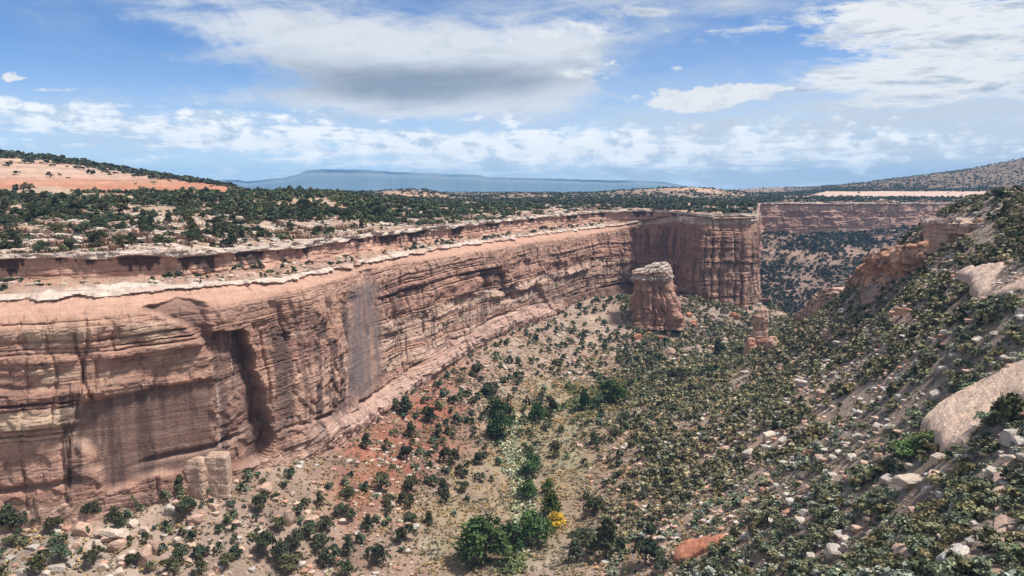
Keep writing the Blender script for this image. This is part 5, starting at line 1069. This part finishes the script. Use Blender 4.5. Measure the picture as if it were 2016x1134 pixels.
# --- wash, sage and grass: ground cover nobody could count
WASH = np.array([hit(*p)[0, :2] for p in [(1000, 1134), (1030, 1060), (1035, 1000), (1020, 940), (1015, 905), (995, 875), (1010, 840), (1070, 815), (1130, 800), (1200, 775), (1300, 745), (1400, 725), (1460, 712)]])
def wash_d(x, y):
    d = np.full(np.shape(x), 1e9)
    for a, b in zip(WASH[:-1], WASH[1:]):
        ab = b - a; t = np.clip(((x - a[0]) * ab[0] + (y - a[1]) * ab[1]) / (ab @ ab), 0, 1); d = np.minimum(d, np.hypot(x - a[0] - t * ab[0], y - a[1] - t * ab[1]))
    return d
SEG = np.linalg.norm(np.diff(WASH, axis=0), axis=1); tq = rs.uniform(0, SEG.sum(), 2600); cs = np.r_[0, np.cumsum(SEG)]
wx, wy = np.interp(tq, cs, WASH[:, 0]), np.interp(tq, cs, WASH[:, 1]); wd = 1.6 + 1.6 * ss(tq / cs[-1], .45, .8); x, y = wx + rs.normal(0, 1, 2600) * wd, wy + rs.normal(0, 1, 2600) * wd
k = rs.uniform(0, 1, 2600) < np.clip(.65 + clump(x, y, 7, 540), .1, 1); x, y = x[k], y[k]; z = ground_d(x, y)
WT = rs.uniform(.9, 2.0, len(x)); mass('willow_thicket', TUFT, np.stack([x, y, z], 1), WT * 1.2, WT * 1.1, np.where((y < 232)[:, None] & (y > 150)[:, None] & (rs.uniform(0, 1, (len(x), 1)) < .7), greens(len(x), (0.26, 0.30, 0.235), .2), greens(len(x), (0.10, 0.13, 0.065))), 'silvery green willow and sage lining the dry wash', 'thicket', seed=6)
def fdens(x, y):
    fl = (1 - ss(wash_d(x, y) + 6 * clump(x, y, 14, 510), 24, 60)); return in_canyon(x, y) * np.maximum(fl, .52 * (x - .17 * y < 12)) * np.clip(.6 + 1.1 * clump(x, y, 6, 511), .1, 1)
x, y, z = scatter(125000, -100, 130, 100, 340, fdens); n = len(x); c = clump(x, y, 11, 512)[:, None] + rs.normal(0, .22, (n, 1))
cc = np.where(c > .12, greens(n, (0.33, 0.27, 0.155), .25), np.where(c > -.12, greens(n, (0.23, 0.24, 0.165), .25), greens(n, (0.17, 0.165, 0.13), .3)))
cw = .5 + rs.uniform(0, 1, n) ** 2 * 1.1; mass('sagebrush', TUFT, np.stack([x, y, z], 1), cw, cw * .75, cc, 'low grey sagebrush and straw grass over the canyon floor', 'sagebrush', seed=7)
# green meadow strip
x, y, z = scatter(9000, 20, 115, 225, 325, lambda x, y: in_canyon(x, y) * (wash_d(x, y) < 15 + 12 * clump(x, y, 10, 514))); n = len(x)
mw = rs.uniform(.6, 1.8, n); mass('meadow_brush', TUFT, np.stack([x, y, z], 1), mw * 1.2, mw * .8, np.where(clump(x, y, 9, 515)[:, None] > .05, greens(n, (0.16, 0.17, 0.07)), greens(n, (0.085, 0.115, 0.06))), 'green brush and yellowing grass in the meadow by the wash', 'brush', seed=8)
x, y, z = scatter(26000, 5, 260, 35, 400, lambda x, y: rdens(x, y) * .8 + .1 * in_canyon(x, y) * (x > .2 * y)); n = len(x)
mw = rs.uniform(.35, .9, n); mass('undergrowth', TUFT, np.stack([x, y, z], 1), mw * 1.2, mw * .8, np.where(rs.uniform(0, 1, (n, 1)) < .4, greens(n, (0.25, 0.22, 0.14)), greens(n, (0.12, 0.13, 0.085))), 'low grass and small brush between shrubs of the right slope', 'undergrowth', seed=9)
x, y, z = scatter(16000, 15, 130, 38, 135, lambda x, y: in_canyon(x, y) * (x - .165 * y > 6) * np.clip(.6 + clump(x, y, 5, 550), .1, 1)); k = clear_of_rocks(np.stack([x, y, z], 1)); x, y, z = x[k], y[k], z[k]; n = len(x)
mw = rs.uniform(.35, 1.0, n); mass('grass_tufts', TUFT, np.stack([x, y, z], 1), mw * 1.2, mw * .8, np.where(rs.uniform(0, 1, (n, 1)) < .5, greens(n, (0.27, 0.235, 0.16)), greens(n, (0.14, 0.15, 0.10))), 'dry grass and small sage over the nearest part of the right slope', 'grass', seed=19)
# --- stones
def stone_mass(name, P, W, Hs, C, label, seed):
    protos = [(BV[k][0] * .5 + [[0, 0, .12]], BV[k][1], 1 + .1 * np.random.default_rng(k).normal(size=(len(BV[k][0]), 1)) * np.ones((1, 3))) for k in (7, 8, 9)]
    tiny = []
    for k in range(5):
        V, Fc = boulder_verts(900 + k, 1, 5); tiny.append((V * .5 + [[0, 0, .1]], Fc, np.ones((len(V), 3))))
    return mass(name, tiny, P, W, Hs, C, label, 'rubble', M_ROCK, seed)
def tones(n, red=.15):
    u = rs.uniform(0, 1, (n, 1)); return np.where(u < red, greens(n, (0.44, 0.25, 0.18), .15, .05), np.where(u < .6, greens(n, (0.49, 0.35, 0.27), .15, .05), greens(n, (0.48, 0.43, 0.38), .15, .05)))
x, y, z = scatter(80000, -110, 160, 110, 420, lambda x, y: in_canyon(x, y) * (wash_d(x, y) > 18) * np.clip(.35 + 1.2 * clump(x, y, 8, 520), .05, 1)); n = len(x)
bw = .4 + rs.uniform(0, 1, n) ** 5 * 2.4; stone_mass('talus_rubble', np.stack([x, y, z], 1), bw, bw * rs.uniform(.4, .8, n), tones(n, .25), 'pink and pale rubble strewn down the talus below the cliff', 11)
x, y, z = scatter(30000, 5, 230, 38, 330, lambda x, y: in_canyon(x, y) * (x - .165 * y > 2) * np.clip(.4 + 1.3 * clump(x, y, 6, 521), .05, 1)); n = len(x)
bw = .3 + rs.uniform(0, 1, n) ** 4.5 * 2.3; stone_mass('slope_rubble', np.stack([x, y, z + .1], 1), bw * 1.1, bw * rs.uniform(.4, .75, n), tones(n, .1), 'grey and tan rocks strewn between shrubs of the right slope', 12)
# rim rubble and slabs on the left upper ledges
n = 9000; az = rs.uniform(R(-40), R(10), n); w = rs.uniform(1, 75, n); r0, _ = rim(az); r = r0 + w; x, y = r * np.sin(az), r * np.cos(az)
k = rs.uniform(0, 1, n) < np.clip(.4 + 1.3 * clump(x, y, 9, 522), 0, 1); x, y = x[k], y[k]; n = len(x)
bw = .5 + rs.uniform(0, 1, n) ** 3.5 * 3.0; stone_mass('rim_rubble', np.stack([x, y, plateau_z(x, y)], 1), bw * 1.2, bw * rs.uniform(.25, .5, n), greens(n, (0.50, 0.43, 0.37), .15, .06), 'pale ledge slabs and rubble heaped along the left rim', 13)
# the bench below the upper cliff: scattered debris
nbench = 6500; jj = rs.integers(0, int(_k) - 30, nbench); ii = W_nA + rs.integers(1, W_nB - 1, nbench); Q = WP[ii, jj]
kk = (WA[jj, 4] > 5) & (rs.uniform(0, 1, nbench) < np.clip(.12 + 1.4 * clump(jj * .42, ii * 1.2, 9, 530), 0, 1)); Q = Q[kk]; n = len(Q)
bw = .35 + rs.uniform(0, 1, n) ** 4 * 2.4; stone_mass('bench_rubble', Q, bw, bw * rs.uniform(.4, .8, n), greens(n, (0.50, 0.42, 0.35), .15, .06), 'small pale blocks lying along the white cliff bench', 14)
kk = rs.uniform(0, 1, n) < .22; n = kk.sum(); bw = rs.uniform(.7, 2.5, n); mass('bench_scrub', BUSH_LO, Q[kk], bw, bw * .9, greens(n, JUN_C), 'dark little junipers dotting the white cliff bench', 'scrub', seed=15)
describe(BOULD, 'boulder')
# ------------------------------------------------------------------ the air itself
def build_haze():
    x0, x1, y0, y1, z0, z1 = -8000, 8000, -300, 7900, -120, 212
    v = np.array([(x, y, z) for x in (x0, x1) for y in (y0, y1) for z in (z0, z1)], float)
    f = np.array([[0, 1, 3, 2], [4, 6, 7, 5], [0, 4, 5, 1], [2, 3, 7, 6], [0, 2, 6, 4], [1, 5, 7, 3]])
    m = bpy.data.materials.new('haze air'); m.use_nodes = True; nt = m.node_tree; nt.nodes.clear()
    out = nt.nodes.new('ShaderNodeOutputMaterial'); p = nt.nodes.new('ShaderNodeVolumePrincipled')
    p.inputs['Color'].default_value = (0.24, 0.57, 1.0, 1); p.inputs['Density'].default_value = 0.00013; p.inputs['Anisotropy'].default_value = 0.0
    nt.links.new(p.outputs[0], out.inputs['Volume'])
    tag(link('haze', mesh_np('haze', v, f, m)), 'blue haze in the air', 'haze', kind='stuff')
build_haze()
